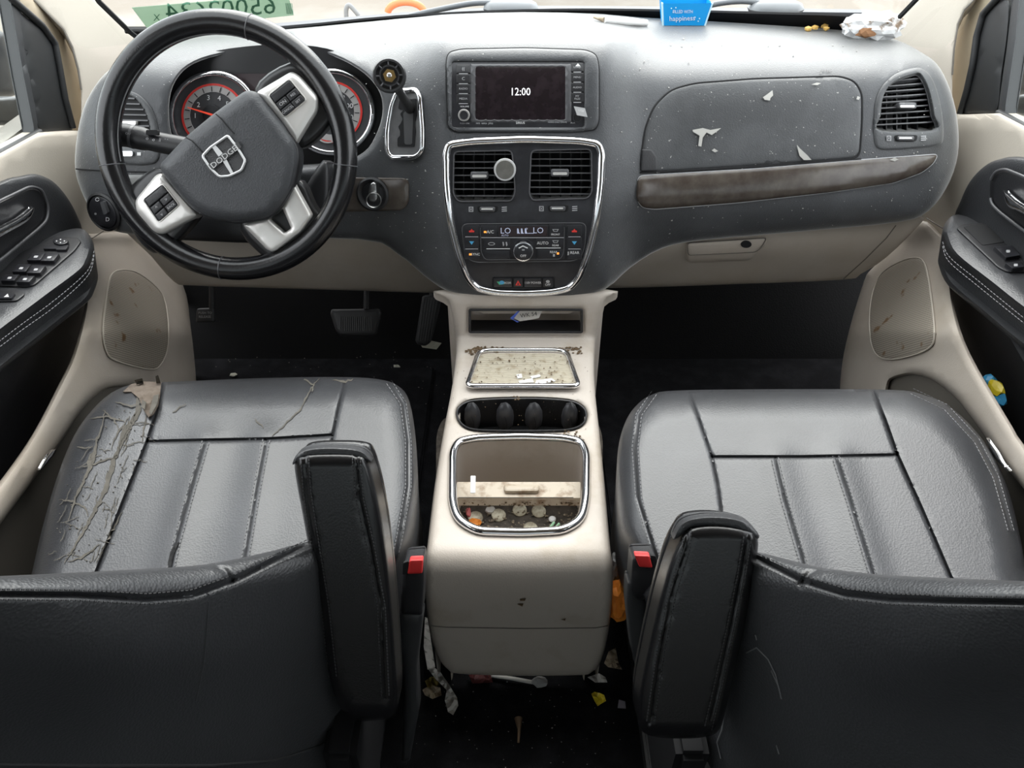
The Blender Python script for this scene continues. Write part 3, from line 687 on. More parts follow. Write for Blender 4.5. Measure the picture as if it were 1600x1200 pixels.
# ------------------------------------------------------------------ instrument cluster
CLU = Map(lambda a, b: DASH.fn(a, b)+Vector((0, 0, 0)))
CB = plane((-.40, 1.345, .62), (0, -1, .32))
IC = thing('instrument_cluster', 'hooded gauge cluster with two chrome ringed dials behind the steering wheel', 'gauge cluster', (-.42, 1.36, .52))
sheet('back_plate', scale(cluster_hole, 1.08), CB, .004, mat('cluster_black', (.010, .010, .011), .35), IC, step=24)
def gauge(cx, cy, rx, ry, labels, ndl, small):
    ringp = ell(cx, cy, rx, ry, 40)
    g = sheet('gauge_face', ringp, CB, .003, mat('gauge_face_grey', (.055, .055, .058), .4), IC, lift=.010, step=12)
    sheet('gauge_rim', ell(cx, cy, rx, ry, 48), CB, .012, chromeM, IC, lift=.022, holes=[ell(cx, cy, rx*.88, ry*.88, 40)], step=8, edge=3.4, drop=.004)
    sheet('scale_band', ell(cx, cy, rx*.66, ry*.66, 36), CB, .001, mat('gauge_band', (.42, .40, .39), .5), g, lift=.0112, holes=[ell(cx, cy, rx*.52, ry*.52, 30)], step=10)
    sheet('red_arc', ell(cx, cy, rx*.71, ry*.71, 36), CB, .001, redP, g, lift=.0112, holes=[ell(cx, cy, rx*.665, ry*.665, 30)], step=10)
    for s, a in labels:
        t = math.radians(a); text(s, 11, cx+rx*.40*math.cos(t), cy-ry*.40*math.sin(t), CB, whiteM, g, .0125)
    for a in range(-40, 230, 19):
        t = math.radians(a); u = (math.cos(t), -math.sin(t)); w = (-u[1]*.7, u[0]*.7)
        p, r_ = (cx+rx*.53*u[0], cy+ry*.53*u[1]), (cx+rx*.64*u[0], cy+ry*.64*u[1])
        mark([(p[0]-w[0], p[1]-w[1]), (p[0]+w[0], p[1]+w[1]), (r_[0]+w[0], r_[1]+w[1]), (r_[0]-w[0], r_[1]-w[1])], CB, voidM, g, .0126, 'tick')
    disc('hub_disc', CB(cx, cy, .012), (0, -1, .32), [(.017, 0), (.017, .004), (.014, .005)], blackM, g)
    t = math.radians(ndl); ex, ey = cx+rx*.60*math.cos(t), cy-ry*.60*math.sin(t)
    dx, dy = math.sin(t)*1.6, math.cos(t)*1.6
    sheet('needle', [(cx-dx, cy-dy), (cx+dx, cy+dy), (ex+dx*.4, ey+dy*.4), (ex-dx*.4, ey-dy*.4)], CB, .001, mat('needle_red', (.9, .08, .04), .4, emit=.3), g, lift=.018, step=20)
    return g
gauge(333, 180, 70, 70, [('1', 182), ('2', 145), ('3', 105), ('4', 70), ('5', 38)], 163, False)
g2 = gauge(518, 175, 68, 68, [('60', 95), ('80', 55), ('100', 20), ('120', -18), ('0', 212)], 207, False)
sheet('fuel_dial', ell(512, 208, 18, 16, 24), CB, .001, mat('gauge_band', (.42, .40, .39), .5), g2, lift=.0135, holes=[ell(512, 208, 15.5, 13.5, 24)], step=8)
text('MPH', 6, 496, 197, CB, whiteM, g2, .013)
sheet('info_display', rect(366, 115, 470, 165, 3), CB, .002, lcdM, IC, lift=.004, step=20); text('N', 12, 414, 132, CB, whiteM, IC, .006)
# ------------------------------------------------------------------ steering wheel
WT = math.radians(24)
WC = Vector((-.4265, 1.115, .648)); WN = Vector((0, -math.cos(WT), math.sin(WT))); WU = Vector((0, math.sin(WT), math.cos(WT))); WX = Vector((1, 0, 0))
WP = plane(WC, WN)
SW = thing('steering_wheel', 'black leather steering wheel with silver spokes turned to the left', 'steering wheel', WC + WN*(-.02))
RR, rr = .177, .0175
V, F = [], []; NS, NM = 96, 16
for i in range(NS):
    t = 2*math.pi*i/NS; e = WX*math.cos(t)+WU*math.sin(t)
    for k in range(NM):
        a = 2*math.pi*k/NM; V.append(WC + e*(RR+rr*math.cos(a)) + WN*(rr*1.12*math.sin(a)))
for i in range(NS):
    for k in range(NM): F.append((i*NM+k, ((i+1) % NS)*NM+k, ((i+1) % NS)*NM+(k+1) % NM, i*NM+(k+1) % NM))
obj('rim', V, F, rimM, SW)
for deg in (74, 187, 353, 262):
    t = math.radians(deg); e = WX*math.cos(t)+WU*math.sin(t)
    tube('rim_seam', [WC + e*(RR+(rr+.0002)*math.cos(a)) + WN*((rr*1.12+.0002)*math.sin(a)) for a in (2*math.pi*k/16 for k in range(16))], .0008, slatM, SW, closed=True, seg=5)
V, F = [], []
for i in range(150):             # stitches along the inside of the upper rim
    t = math.radians(76+110*i/150); t2 = t+.009
    for T in (t, t2):
        e = WX*math.cos(T)+WU*math.sin(T); c = WC+e*(RR-rr*.97)+WN*.006
        V += [c+WN*.0012, c-e*.0012, c-WN*.0012, c+e*.0008]
    b = i*8; F += [[b+j, b+(j+1) % 4, b+4+(j+1) % 4, b+4+j] for j in range(4)]
st = obj('rim_stitching', V, F, thread2, SW, smooth=False); st['kind'] = 'stuff'
blk = mat('spoke_black', (.016, .016, .017), .3)
sheet('spoke_base', spl([(255, 262), (205, 290), (192, 322), (214, 372), (250, 396), (300, 352), (310, 320)], 4), WP, .018, blk, SW, lift=.004, step=12, edge=10, drop=.010)
sheet('spoke_base', spl([(398, 140), (452, 98), (492, 118), (520, 172), (508, 205), (470, 232), (440, 200)], 4), WP, .018, blk, SW, lift=.004, step=12, edge=10, drop=.010)
sheet('spoke_base', spl([(375, 345), (410, 400), (440, 408), (480, 368), (502, 345), (490, 318), (460, 280)], 4), WP, .018, blk, SW, lift=.002, step=12, edge=10, drop=.010)
hubp = rnd([(249, 258), (291, 213), (336, 176), (384, 141), (401, 143), (440, 191), (464, 225), (467, 250), (459, 292), (441, 321), (421, 342), (373, 349), (330, 342), (304, 330), (288, 313), (254, 272)], 12)
cup = disc('hub_back', WC-WN*.02-WU*.02, WN, [(.055, -.03), (.060, .01), (.05, .03)], blk, SW)
spL = rnd([(252, 270), (243, 274), (211, 313), (212, 331), (240, 364), (254, 367), (312, 337), (288, 310)], 7)
spR = rnd([(399, 145), (456, 111), (469, 119), (497, 151), (496, 173), (463, 227), (438, 190)], 7)
sheet('spoke', spL, WP, .02, silvM, SW, lift=.020, step=9, edge=9, drop=.010)
sheet('spoke', spR, WP, .02, silvM, SW, lift=.020, step=9, edge=9, drop=.010)
sheet('lower_spoke', rnd([(379, 351), (420, 341), (441, 323), (458, 284), (487, 337), (470, 362), (428, 394), (418, 391)], 5), WP, .016, silvM, SW, lift=.019, holes=[rnd([(420, 343), (441, 325), (455, 357), (444, 364)], 3)], step=9, edge=6, drop=.005)
cover = sheet('airbag_cover', hubp, WP, .03, hubM, SW, lift=.040, step=9, edge=16, drop=.020)
sheet('cover_step', rnd([(307, 333), (330, 318), (373, 322), (410, 306), (428, 270), (430, 225), (441, 195), (466, 228), (468, 250), (459, 293), (441, 322), (421, 343), (373, 350), (330, 343)], 8), WP, .012, blackM, SW, lift=.030, step=12, edge=6, drop=.004)
tube('cover_seam', line3([(291, 215), (300, 220), (312, 233), (320, 243)], WP, .0405), .0010, voidM, cover, seg=5)
tube('cover_seam', line3([(337, 178), (346, 186), (360, 203), (366, 209)], WP, .0405), .0010, voidM, cover, seg=5)
# key pads
def pad(poly, rows, rot, blank):
    tube('pad_edge', line3(rnd(poly, 5), WP, .0212, 5, True), .0010, silvM, SW, closed=True, seg=6)
    p = sheet('switch_pad', rnd(scale(poly, .97), 5), WP, .003, voidM, SW, lift=.0215, step=12)
    A, B, C_, D_ = [Vector(q) for q in poly]
    def at(u, v): return tuple((A*(1-u)+B*u)*(1-v)+(D_*(1-u)+C_*u)*v)
    for (u0, v0, u1, v1, s) in rows:
        b = sheet('button', rnd([at(u0, v0), at(u1, v0), at(u1, v1), at(u0, v1)], 2), WP, .003, blackM, p, lift=.0245, step=8, edge=2, drop=.001)
        if s: c = at((u0+u1)/2, (v0+v1)/2); text(s, 5.5 if len(s) > 2 else 8, c[0], c[1], WP, greyP, b, .0252, rot=rot)
pad([(223, 312), (254, 287), (280, 320), (248, 348)], [(.05, .05, .95, .36, ''), (.05, .40, .48, .68, '^'), (.52, .40, .95, .68, '>'), (.05, .71, .48, .97, 'v'), (.52, .71, .95, .97, 'BACK')], 36, 0)
pad([(419, 149), (452, 123), (479, 156), (445, 184)], [(.05, .05, .95, .36, ''), (.05, .40, .48, .68, 'ON'), (.52, .40, .95, .68, 'RES'), (.05, .71, .48, .97, 'CANCEL'), (.52, .71, .95, .97, 'SET')], 36, 0)
# shield emblem
plateM = mat('bright_plate', (.72, .72, .72), .25, metal=.35)
sh = rnd([(316, 244), (328, 231), (356, 211.5), (371, 231), (383.5, 251), (377, 266), (358, 275), (343, 276), (329, 263)], 4)
EM = sheet('emblem_field', sh, WP, .002, mat('emblem_dark', (.045, .045, .047), .5, bump=.6, bscale=900), cover, lift=.0412, step=8)
tube('emblem_rim', line3(sh, WP, .0425, 5, True), .0019, plateM, cover, closed=True, seg=8)
for a, b, w in (((350, 249), (332, 226), 3.6), ((350, 249), (363, 272), 2.6), ((350, 249), (320, 262), 0), ((350, 249), (372, 232), 0)):
    if w == 0: continue
    d = Vector((b[0]-a[0], b[1]-a[1])).normalized(); n = Vector((-d.y, d.x))*w
    sheet('emblem_bar', [tuple(Vector(a)+n*1.3), tuple(Vector(b)+n*.8), tuple(Vector(b)-n*.8), tuple(Vector(a)-n*1.3)], WP, .0015, plateM, cover, lift=.0434, step=10)
sheet('emblem_bar', [(322, 260), (372, 221), (377, 230), (328, 268)], WP, .0015, mat('emblem_grey', (.06, .06, .06), .4), cover, lift=.0440, step=10)
text('DODGE', 12.5, 350, 245.5, WP, plateM, cover, .0452, rot=38, sx=1.12)
# column shroud, stalk
CS = thing('steering_column', 'black steering column shroud behind the wheel hub', 'steering column', (-.425, 1.18, .55))
disc('shroud', WC-WN*.055-WU*.035, WN, [(.045, -.14), (.054, -.05), (.055, 0), (.050, .012)], blackM, CS)
sheet('lower_shroud', spl([(262, 340), (300, 330), (440, 330), (505, 250), (515, 300), (500, 350), (440, 378), (300, 376), (265, 370)], 4), plane(WC-WN*.09, WN), .05, blackM, CS, step=20, edge=10, drop=.01)
st = thing('turn_signal_stalk', 'black turn signal stalk with wiper symbols left of the wheel hub', 'stalk', WC+Vector((-.09, .05, -.01)))
SPm = plane(WC-WN*.035, WN)
pts = line3([(178, 209), (200, 212), (224, 217), (250, 223), (300, 232)], SPm, 0, 12)
N_ = len(pts); tube('lever', pts, [.0175 if k < N_*.42 else .0155 for k in range(N_)], blackM, st, seg=14)
tube('end_cap', line3([(170, 206), (183, 209.5)], SPm, 0, 6), .0178, slatM, st, seg=14)
tube('ring', line3([(207, 213.5), (211, 214.5)], SPm, 0, 3), .0181, slatM, st, seg=14)
sheet('slider', rect(228, 203, 246, 211, 2), SPm, .008, voidM, st, lift=.020, step=8)
for s, x, y, z in (('OFF', 200, 209, 5), ('o', 230, 216, 8), ('o', 240, 218, 8), ('||', 250, 218, 6), ('- -', 260, 217, 6)): text(s, z, x, y, SPm, greyP, st, .0182, rot=-11)

# ------------------------------------------------------------------ shifter and ignition
SF = thing('gear_shifter', 'dash mounted gear lever with a broken round knob in a chrome gate', 'gear shifter', DASH(632, 235))
gate = rnd([(621, 143), (650, 140), (656, 150), (660, 200), (660, 235), (650, 245), (612, 246), (605, 236), (605, 205), (612, 165)], 8)
sheet('gate_plate', gate, DASH, .004, mat('gate_grey', (.12, .12, .122), .4, var=.3, vscale=40), SF, lift=.002, step=10)
tube('gate_frame', line3(gate, DASH, .0035, 5, True), .0042, chromeM, SF, closed=True, seg=10)
sheet('gate_slot', rnd([(624, 157), (650, 154), (651, 180), (648, 190), (649, 205), (647, 229), (621, 229), (621, 216), (625, 212), (625, 205), (622, 198), (626, 193), (629, 186), (625, 178), (630, 172), (622, 170)], 2), DASH, .001, voidM, SF, lift=.0034, step=10)
sheet('slot_liner', rnd([(630, 175), (646, 172), (644, 226), (632, 226)], 4), DASH, .001, mat('liner_grey', (.075, .075, .078), .5), SF, lift=.0040, step=10)
b0 = DASH(641, 170, .004); k0 = DASH(609, 119, .085)
tube('stem', [b0, b0+(k0-b0)*.4, k0], [.0085, .0065, .0075], mat('stem_dark', (.05, .05, .05), .35, metal=.6), SF, seg=12)
kn = (CAM-k0).normalized() + Vector((-.05, 0, .1))
kb = disc('knob', k0, kn, [(.008, -.03), (.017, -.016), (.0235, -.004), (.0245, .006), (.0225, .012), (.0195, .0125), (.019, .006)], mat('knob_black', (.022, .022, .023), .32), SF)
kn.normalize()
disc('knob_core', k0, kn, [(.015, .000), (.015, .009), (.0125, .0095), (.0122, .004)], blackM, kb)
disc('nut', k0, kn, [(.0095, .003), (.0095, .0085)], brassM, kb, seg=6); disc('bolt', k0, kn, [(.0036, .004), (.0036, .0135), (.002, .0145)], steelM, kb, seg=12)
a_ = kn.orthogonal().normalized(); b_ = kn.cross(a_)
for k in range(8):
    t = 2*math.pi*k/8; e = a_*math.cos(t)+b_*math.sin(t); tube('rib', [k0+e*.0145+kn*.009, k0+e*.020+kn*.010], .0012, slatM, kb, seg=5)
IG = thing('ignition_switch', 'dark glossy ignition plate with a key and ring in its black socket', 'ignition switch', DASH(583, 325))
sheet('plate', rnd([(520, 277), (632, 278), (639, 285), (638, 318), (628, 329), (535, 331), (515, 331)], 9), DASH, .005, woodM, IG, lift=.004, step=12, edge=5, drop=.002)
c = DASH(583, 303, .004); n = DASH.nrm(583, 303)
disc('socket', c, n, [(.028, -.002), (.028, .004), (.025, .006), (.021, .004), (.019, .001)], blackM, IG)
ky = sheet('key', rnd([(578, 288), (583, 284), (588, 287), (590, 310), (586, 316), (577, 314), (576, 300)], 4), DASH, .018, steelM, IG, lift=.020, step=6, edge=3, drop=.003)
tube('key_ring', [DASH(584+11.5*math.cos(t), 313+11.5*math.sin(t), .025) for t in (2*math.pi*k/28 for k in range(28))], .0009, steelM, ky, closed=True, seg=6)

# ------------------------------------------------------------------ doors and pillars
def lerpmap(fn): return Map(fn)
def door(n, s, lab):
    m = (lambda p: [((x if s < 0 else x), y) for x, y in p])
    return thing('door_%d' % n, lab, None, (s*.78, .9, .02), kind='structure')
DL = door(1, -1, 'beige and black driver door with window switches on its armrest')
DR = door(2, 1, 'beige and black passenger door with a switch panel on its armrest')
UPL, UPR = MX(-.80), MX(.81)
def xtab(X0, s): return Map(lambda px, py: pX(px, py, X0))
# driver door
sheet('upper_panel', carry_on([(-90, 286), (0, 241), (62, 207), (112, 204), (135, 204), (150, 300), (210, 380), (150, 400), (60, 430), (-90, 470)]), UPL, .03, beigeT, DL, step=22, edge=8, drop=.012)
sheet('black_insert', spl([(-90, 330), (0, 284), (33, 275), (56, 272), (82, 283), (104, 307), (121, 338), (128, 365), (110, 400), (0, 470), (-90, 520)], 4), MX(-.795), .02, lea2M, DL, lift=.006, step=14, edge=12, drop=.010)
rec = sheet('handle_recess', rnd([(-60, 343), (0, 314), (48, 291), (65, 296), (76, 322), (74, 344), (61, 357), (0, 407), (-60, 445)], 12), MX(-.785), .004, blackM, DL, lift=.004, step=12, edge=9, drop=.006)
tube('recess_edge', line3(rnd([(-60, 343), (0, 314), (48, 291), (65, 296), (76, 322), (74, 344), (61, 357), (0, 407), (-60, 445)], 12)[:-5], MX(-.785), .006, 8), .0025, slatM, DL)
sheet('inner_handle', spl([(-50, 386), (0, 357), (30, 341), (48, 327), (53, 323), (52, 333), (40, 348), (0, 371), (-50, 402)], 4), MX(-.765), .008, chromeM, DL, step=8, edge=4, drop=.004)
AZ = MZ(.485)
armL = [(-90, 480), (0, 424), (30, 398), (61, 376), (98, 361), (126, 357), (141, 369), (147, 387), (141, 409), (128, 428), (80, 464), (32, 500), (0, 524), (-90, 596)]
arm = sheet('armrest', spl(armL, 4), AZ, 0, lea2M, DL, step=12, edge=20, drop=.022, back=lambda P: Vector((P.x-.012, P.y, P.z-.055)), cap=True)
stitches('armrest_stitching', [spl([(147, 392), (136, 424), (84, 470), (32, 508), (-20, 548)], 6, False), spl([(147, 398), (137, 431), (88, 477), (34, 516), (-20, 557)], 6, False)], MZ(.466), thread2, DL, lift=.006)
pl = sheet('switch_plate', rnd([(85, 369), (121, 371), (127, 377), (117, 391), (54, 445), (43, 448), (-40, 446), (-40, 432)], 6), AZ, .004, blackM, DL, lift=.003, step=12, edge=3, drop=.001)
dm = sheet('mirror_dial', ell(94.5, 376.5, 12, 5.5, 20), AZ, .006, pianoM, pl, lift=.010, step=8, edge=2, drop=.001)
for dx, dy in ((-6, 0), (6, 0), (0, -2.4), (0, 2.4)): mark(ell(94.5+dx, 376.5+dy, 1.2, .8, 6), AZ, whiteM, dm, .0104)
for x, y, w in ((82, 384.5, 11), (99, 386, 8)): sheet('switch', rnd([(x-w, y-3), (x+w, y-3), (x+w-4, y+4), (x-w-4, y+4)], 1.5), AZ, .004, pianoM, pl, lift=.007, step=10)
for x, y in ((56, 401), (77, 402), (33, 419), (56, 421), (15, 434), (39, 436)):
    w, h = 11, 6 if y < 430 else 5
    sw_ = sheet('window_switch', rnd([(x-w+5, y-h), (x+w+5, y-h), (x+w-4, y+h), (x-w-4, y+h)], 2), AZ, .006, pianoM, pl, lift=.010, step=8, edge=2, drop=.0015)
    mark(rnd([(x-2, y-1.6), (x+4, y-1.6), (x+2, y+1.6), (x-4, y+1.6)], 1), AZ, greyP, sw_, .0108)
lk = sheet('lock_plate', rnd([(-40, 452), (30, 453), (40, 459), (26, 470), (-40, 472)], 5), AZ, .004, blackM, DL, lift=.003, step=12, edge=2, drop=.001)
sheet('lock_switch', rnd([(-2, 457), (24, 458), (18, 466), (-6, 466)], 2), AZ, .004, pianoM, lk, lift=.006, step=8); mark([(6, 464), (12, 459), (14, 464)], AZ, whiteM, lk, .0068)
sheet('lower_black_panel', spl([(-90, 560), (0, 505), (60, 465), (130, 415), (142, 450), (136, 500), (118, 553), (54, 685), (0, 765), (-90, 880)], 4), MX(-.80), .02, blackM, DL, step=18, edge=6, drop=.01, hfun=lambda p: .02*math.exp(-((p[0]+.55*(p[1]-560)-20)/16)**2))
lowL = Map(lambda px, py: pX(px, py, -.70 + .03*max(0, min(1, (py-560)/250)) - .09*max(0, min(1, (520-py)/140))))
stripL = spl([(126, 372), (150, 364), (205, 364), (245, 400), (286, 446), (298, 510), (307, 600), (309, 660), (255, 640), (225, 604), (194, 604), (161, 610), (128, 640), (88, 702), (55, 746), (0, 820), (-90, 940), (-90, 870), (0, 755), (48, 685), (90, 605), (114, 553), (132, 480), (134, 420)], 4)
push = lambda P: P+Vector((-.022 if P.x < 0 else .022, .034, -.022))
low = sheet('lower_panel', stripL, lowL, .05, beigeM, DL, step=12, edge=11, drop=.016, back=push)
spkL = spl([(173, 432), (190, 422), (218, 428), (252, 458), (262, 495), (262, 540), (252, 568), (234, 577), (180, 563), (165, 545), (161, 512), (166, 468)], 4)
sheet('speaker_grille', spkL, lowL, .004, meshM, low, lift=.004, step=10, edge=3, drop=.003)
tube('grille_edge', line3(spkL, lowL, .0025, 6, True), .0016, beigeT, low, closed=True, seg=6)
sheet('lower_pocket', spl([(-90, 950), (0, 800), (55, 730), (88, 690), (128, 628), (165, 602), (220, 600), (300, 640), (250, 800), (120, 960), (-90, 1050)], 4), MX(-.71), .02, taupeM, DL, step=26)
sheet('chrome_reflector', spl([(88, 702), (84, 712), (76, 722), (65, 734), (63, 732), (72, 716), (80, 706)], 3), MX(-.668), .004, chromeM, DL, step=5, edge=2, drop=.002)
tube('panel_seam', line3([(128, 373), (145, 372), (162, 361)], UPL, .012), .0012, taupeM, DL, seg=5)
# passenger door
sheet('upper_panel', carry_on([(1490, 177), (1500, 179), (1560, 177), (1600, 198), (1700, 250), (1700, 440), (1560, 400), (1490, 390), (1420, 380), (1400, 360), (1470, 300), (1480, 200)]), UPR, .03, beigeT, DR, step=22, edge=8, drop=.012)
sheet('black_insert', spl([(1492, 345), (1501, 314), (1516, 283), (1538, 260), (1561, 249), (1600, 246), (1700, 270), (1700, 470), (1600, 430), (1520, 380)], 4), MX(.80), .02, lea2M, DR, lift=.006, step=14, edge=12, drop=.010)
rR = rnd([(1546, 285), (1555, 268), (1570, 264), (1600, 276), (1680, 318), (1680, 410), (1600, 361), (1561, 331), (1548, 318)], 12)
sheet('handle_recess', rR, MX(.79), .004, blackM, DR, lift=.004, step=12, edge=9, drop=.006)
tube('recess_edge', line3(rR[3:], MX(.79), .006, 8), .0025, slatM, DR)
sheet('inner_handle', spl([(1567, 297), (1575, 304), (1600, 323), (1680, 368), (1680, 382), (1600, 335), (1578, 325), (1570, 312)], 4), MX(.77), .008, chromeM, DR, step=8, edge=4, drop=.004)
AZ2 = MZ(.495)
armR = [(1474, 372), (1473, 358), (1481, 343), (1496, 335), (1531, 340), (1570, 361), (1600, 379), (1700, 440), (1700, 560), (1600, 489), (1545, 446), (1490, 402)]
sheet('armrest', spl(armR, 4), AZ2, 0, lea2M, DR, step=12, edge=20, drop=.022, back=lambda P: Vector((P.x+.012, P.y, P.z-.055)), cap=True)
stitches('armrest_stitching', [spl([(1473, 378), (1484, 402), (1530, 440), (1600, 497), (1640, 527)], 6, False), spl([(1473, 385), (1483, 409), (1528, 447), (1600, 505), (1640, 536)], 6, False)], MZ(.476), thread2, DR, lift=.006)
binp = rnd([(1505, 354), (1536, 349), (1576, 377), (1535, 383)], 3)
pr = sheet('switch_plate', rnd([(1494, 356), (1503, 350), (1535, 348), (1575, 372), (1640, 412), (1640, 426), (1574, 425), (1560, 418)], 6), AZ2, .004, blackM, DR, lift=.003, step=12, edge=3, drop=.001)
sheet('grab_bin', binp, AZ2, .002, voidM, pr, lift=.0038, step=12)
for a in ([(1552, 385), (1582, 383), (1595, 399), (1572, 403)], [(1570, 411), (1595, 408), (1602, 417), (1582, 420)]):
    s_ = sheet('window_switch', rnd(a, 2), AZ2, .006, pianoM, pr, lift=.010, step=8, edge=2, drop=.0015)
    cx, cy = sum(p[0] for p in a)/4, sum(p[1] for p in a)/4; mark(rect(cx-3, cy-2, cx+3, cy+2, 1), AZ2, greyP, s_, .0108)
sheet('lower_black_panel', spl([(1478, 400), (1560, 440), (1600, 470), (1700, 520), (1700, 860), (1600, 700), (1578, 667), (1512, 553), (1488, 480)], 4), MX(.80), .02, blackM, DR, step=18, edge=6, drop=.01, hfun=lambda p: .02*math.exp(-((p[0]-.55*(p[1]-560)-1600)/16)**2))
lowR = Map(lambda px, py: pX(px, py, .70 - .03*max(0, min(1, (py-560)/250)) + .09*max(0, min(1, (520-py)/140))))
stripR = spl([(1484, 376), (1470, 366), (1440, 345), (1400, 385), (1361, 421), (1350, 440), (1330, 504), (1316, 567), (1312, 620), (1312, 660), (1380, 640), (1388, 606), (1397, 592), (1439, 587), (1487, 615), (1531, 670), (1575, 733), (1600, 764), (1700, 880), (1700, 830), (1600, 696), (1582, 667), (1516, 553), (1492, 480), (1486, 420)], 4)
lw = sheet('lower_panel', stripR, lowR, .05, beigeM, DR, step=12, edge=11, drop=.016, back=push)
spkR = spl([(1374, 432), (1400, 412), (1428, 403), (1444, 411), (1453, 450), (1460, 520), (1451, 544), (1415, 558), (1384, 561), (1366, 549), (1359, 517), (1361, 470)], 4)
sheet('speaker_grille', spkR, lowR, .004, meshM, lw, lift=.004, step=10, edge=3, drop=.003)
tube('grille_edge', line3(spkR, lowR, .0025, 6, True), .0016, beigeT, lw, closed=True, seg=6)
sheet('lower_pocket', spl([(1382, 640), (1386, 596), (1440, 580), (1490, 608), (1535, 664), (1580, 725), (1605, 760), (1700, 880), (1700, 1000), (1500, 900), (1400, 720)], 4), MX(.71), .02, taupeM, DR, step=26)
sheet('chrome_reflector', spl([(1541, 684), (1549, 694), (1558, 707), (1566, 722), (1577, 735), (1573, 735), (1556, 718), (1546, 702)], 3), MX(.668), .004, chromeM, DR, step=5, edge=2, drop=.002)
tube('panel_seam', line3([(1448, 341), (1462, 350), (1477, 359)], UPR, .012), .0012, taupeM, DR, seg=5)
# window frames, glass
bfM = mat('rubber_black', (.020, .021, .022), .5)
def frame_trim(nm, polys, seal, glass, X, s, n):
    t = thing(nm, 'black window frame corner and rubber seal of the %s door' % ('driver' if s < 0 else 'passenger'), None, (s*.82, 1.2, .62), kind='structure')
    sheet('corner_cover', polys[0], MX(X), .02, bfM, t, step=16, edge=6, drop=.008)
    sheet('channel', polys[1], MX(X+s*.005), .02, mat('channel_grey', (.05, .052, .055), .4), t, step=16, edge=3, drop=.003, lift=.004)
    tube('seal', line3(seal, MX(X), .002, 10), .006, bfM, t, seg=8)
    tube('sill_seal', line3(polys[2], MX(X), .0, 12), .007, bfM, t, seg=8)
    w = sheet('window_%d' % n, glass, MX(X+s*.02), .003, glassM, None, step=200, smooth=False); w['kind'] = 'structure'
frame_trim('trim_1', [spl([(28, 20), (45, 28), (68, 45), (84, 68), (92, 105), (100, 150), (113, 196), (105, 206), (62, 207), (50, 160), (38, 90)], 3), [(8, -40), (26, -40), (44, 100), (66, 205), (54, 210), (36, 120)], [(-90, 286), (0, 241), (62, 207)]],
           [(-20, -40), (20, 0), (66, 40), (86, 68), (94, 110), (102, 155), (114, 200)], [(-160, -200), (14, -100), (30, 60), (58, 208), (0, 240), (-160, 330)], -.82, -1, 2)
frame_trim('trim_2', [spl([(1576, 0), (1557, 3), (1540, 22), (1530, 57), (1524, 100), (1512, 145), (1503, 176), (1525, 178), (1558, 177), (1566, 120), (1576, 50)], 3), [(1586, -40), (1598, -40), (1588, 60), (1570, 180), (1558, 178), (1572, 80)], [(1700, 250), (1600, 198), (1560, 177)]],
           [(1590, -40), (1556, 0), (1536, 22), (1526, 57), (1520, 100), (1511, 140), (1500, 178)], [(1720, -160), (1592, -100), (1582, 60), (1564, 178), (1600, 200), (1720, 260)], .83, 1, 3)
# A pillars
PL = Map(lambda px, py: pX(px, py, -.845 + .10*max(0, min(1, (px-40)/175))))
pl_ = thing('trim_3', 'beige driver side windshield pillar', None, (-.8, 1.45, .6), kind='structure')
sheet('pillar_cover', [(20, -60), (90, -70), (152, 0), (200, 48), (222, 66), (240, 110), (150, 250), (126, 230), (127, 140), (122, 108), (113, 74), (99, 46), (53, 0)], PL, .03, beigeT, pl_, step=14, edge=5, drop=.004, back=push)
tube('pillar_seam', line3([(53, 0), (99, 46), (113, 74), (122, 108), (127, 140)], PL, .001, 8), .0016, taupeM, pl_, seg=5)
tube('glass_seal', line3([(128, -40), (154, 2), (203, 50), (216, 60)], GL, .02, 8), .0045, voidM, pl_, seg=6)
sheet('seal_strip', spl([(-40, -60), (20, -60), (53, 0), (99, 46), (113, 74), (122, 108), (128, 140), (128, 215), (111, 204), (102, 160), (94, 115), (86, 72), (66, 44), (20, 2)], 3), MX(-.835), .02, mat('seal_beige', (.46, .39, .28), .6), pl_, step=14, edge=6, drop=.008)
PR = Map(lambda px, py: pX(px, py, .855 - .10*max(0, min(1, (1575-px)/175))))
pr_ = thing('trim_4', 'beige passenger side windshield pillar', None, (.8, 1.45, .6), kind='structure')
sheet('pillar_cover', [(1560, -70), (1470, -70), (1432, 0), (1407, 24), (1390, 46), (1380, 90), (1440, 200), (1488, 230), (1488, 117), (1491, 75), (1497, 37), (1507, 15), (1522, 0)], PR, .03, beigeT, pr_, step=14, edge=5, drop=.004, back=push)
tube('pillar_seam', line3([(1522, 0), (1507, 15), (1497, 37), (1491, 75), (1488, 117)], PR, .001, 8), .0016, taupeM, pr_, seg=5)
tube('glass_seal', line3([(1456, -40), (1434, -3), (1406, 26)], GL, .02, 8), .0045, voidM, pr_, seg=6)
sheet('seal_strip', spl([(1560, -60), (1522, 0), (1507, 15), (1497, 37), (1491, 75), (1488, 117), (1486, 190), (1499, 182), (1511, 140), (1520, 100), (1527, 57), (1537, 24), (1558, 0), (1620, -60)], 3), MX(.845), .02, mat('seal_beige', (.46, .39, .28), .6), pr_, step=14, edge=6, drop=.008)
# black band and seal at the foot of the windshield
wb = sheet('trim_5', spl([(206, 54), (330, 62), (430, 58), (620, 37), (820, 27), (1000, 33), (1200, 44), (1330, 52), (1400, 44), (1402, 38), (1380, 36), (1330, 26), (1200, 22), (1000, 17), (820, 17.5), (620, 27), (430, 46), (330, 54), (214, 49)], 4), GL, .004, voidM, None, step=16, lift=.006)
tag(wb, 'black ceramic band along the foot of the windshield', None, kind='structure')
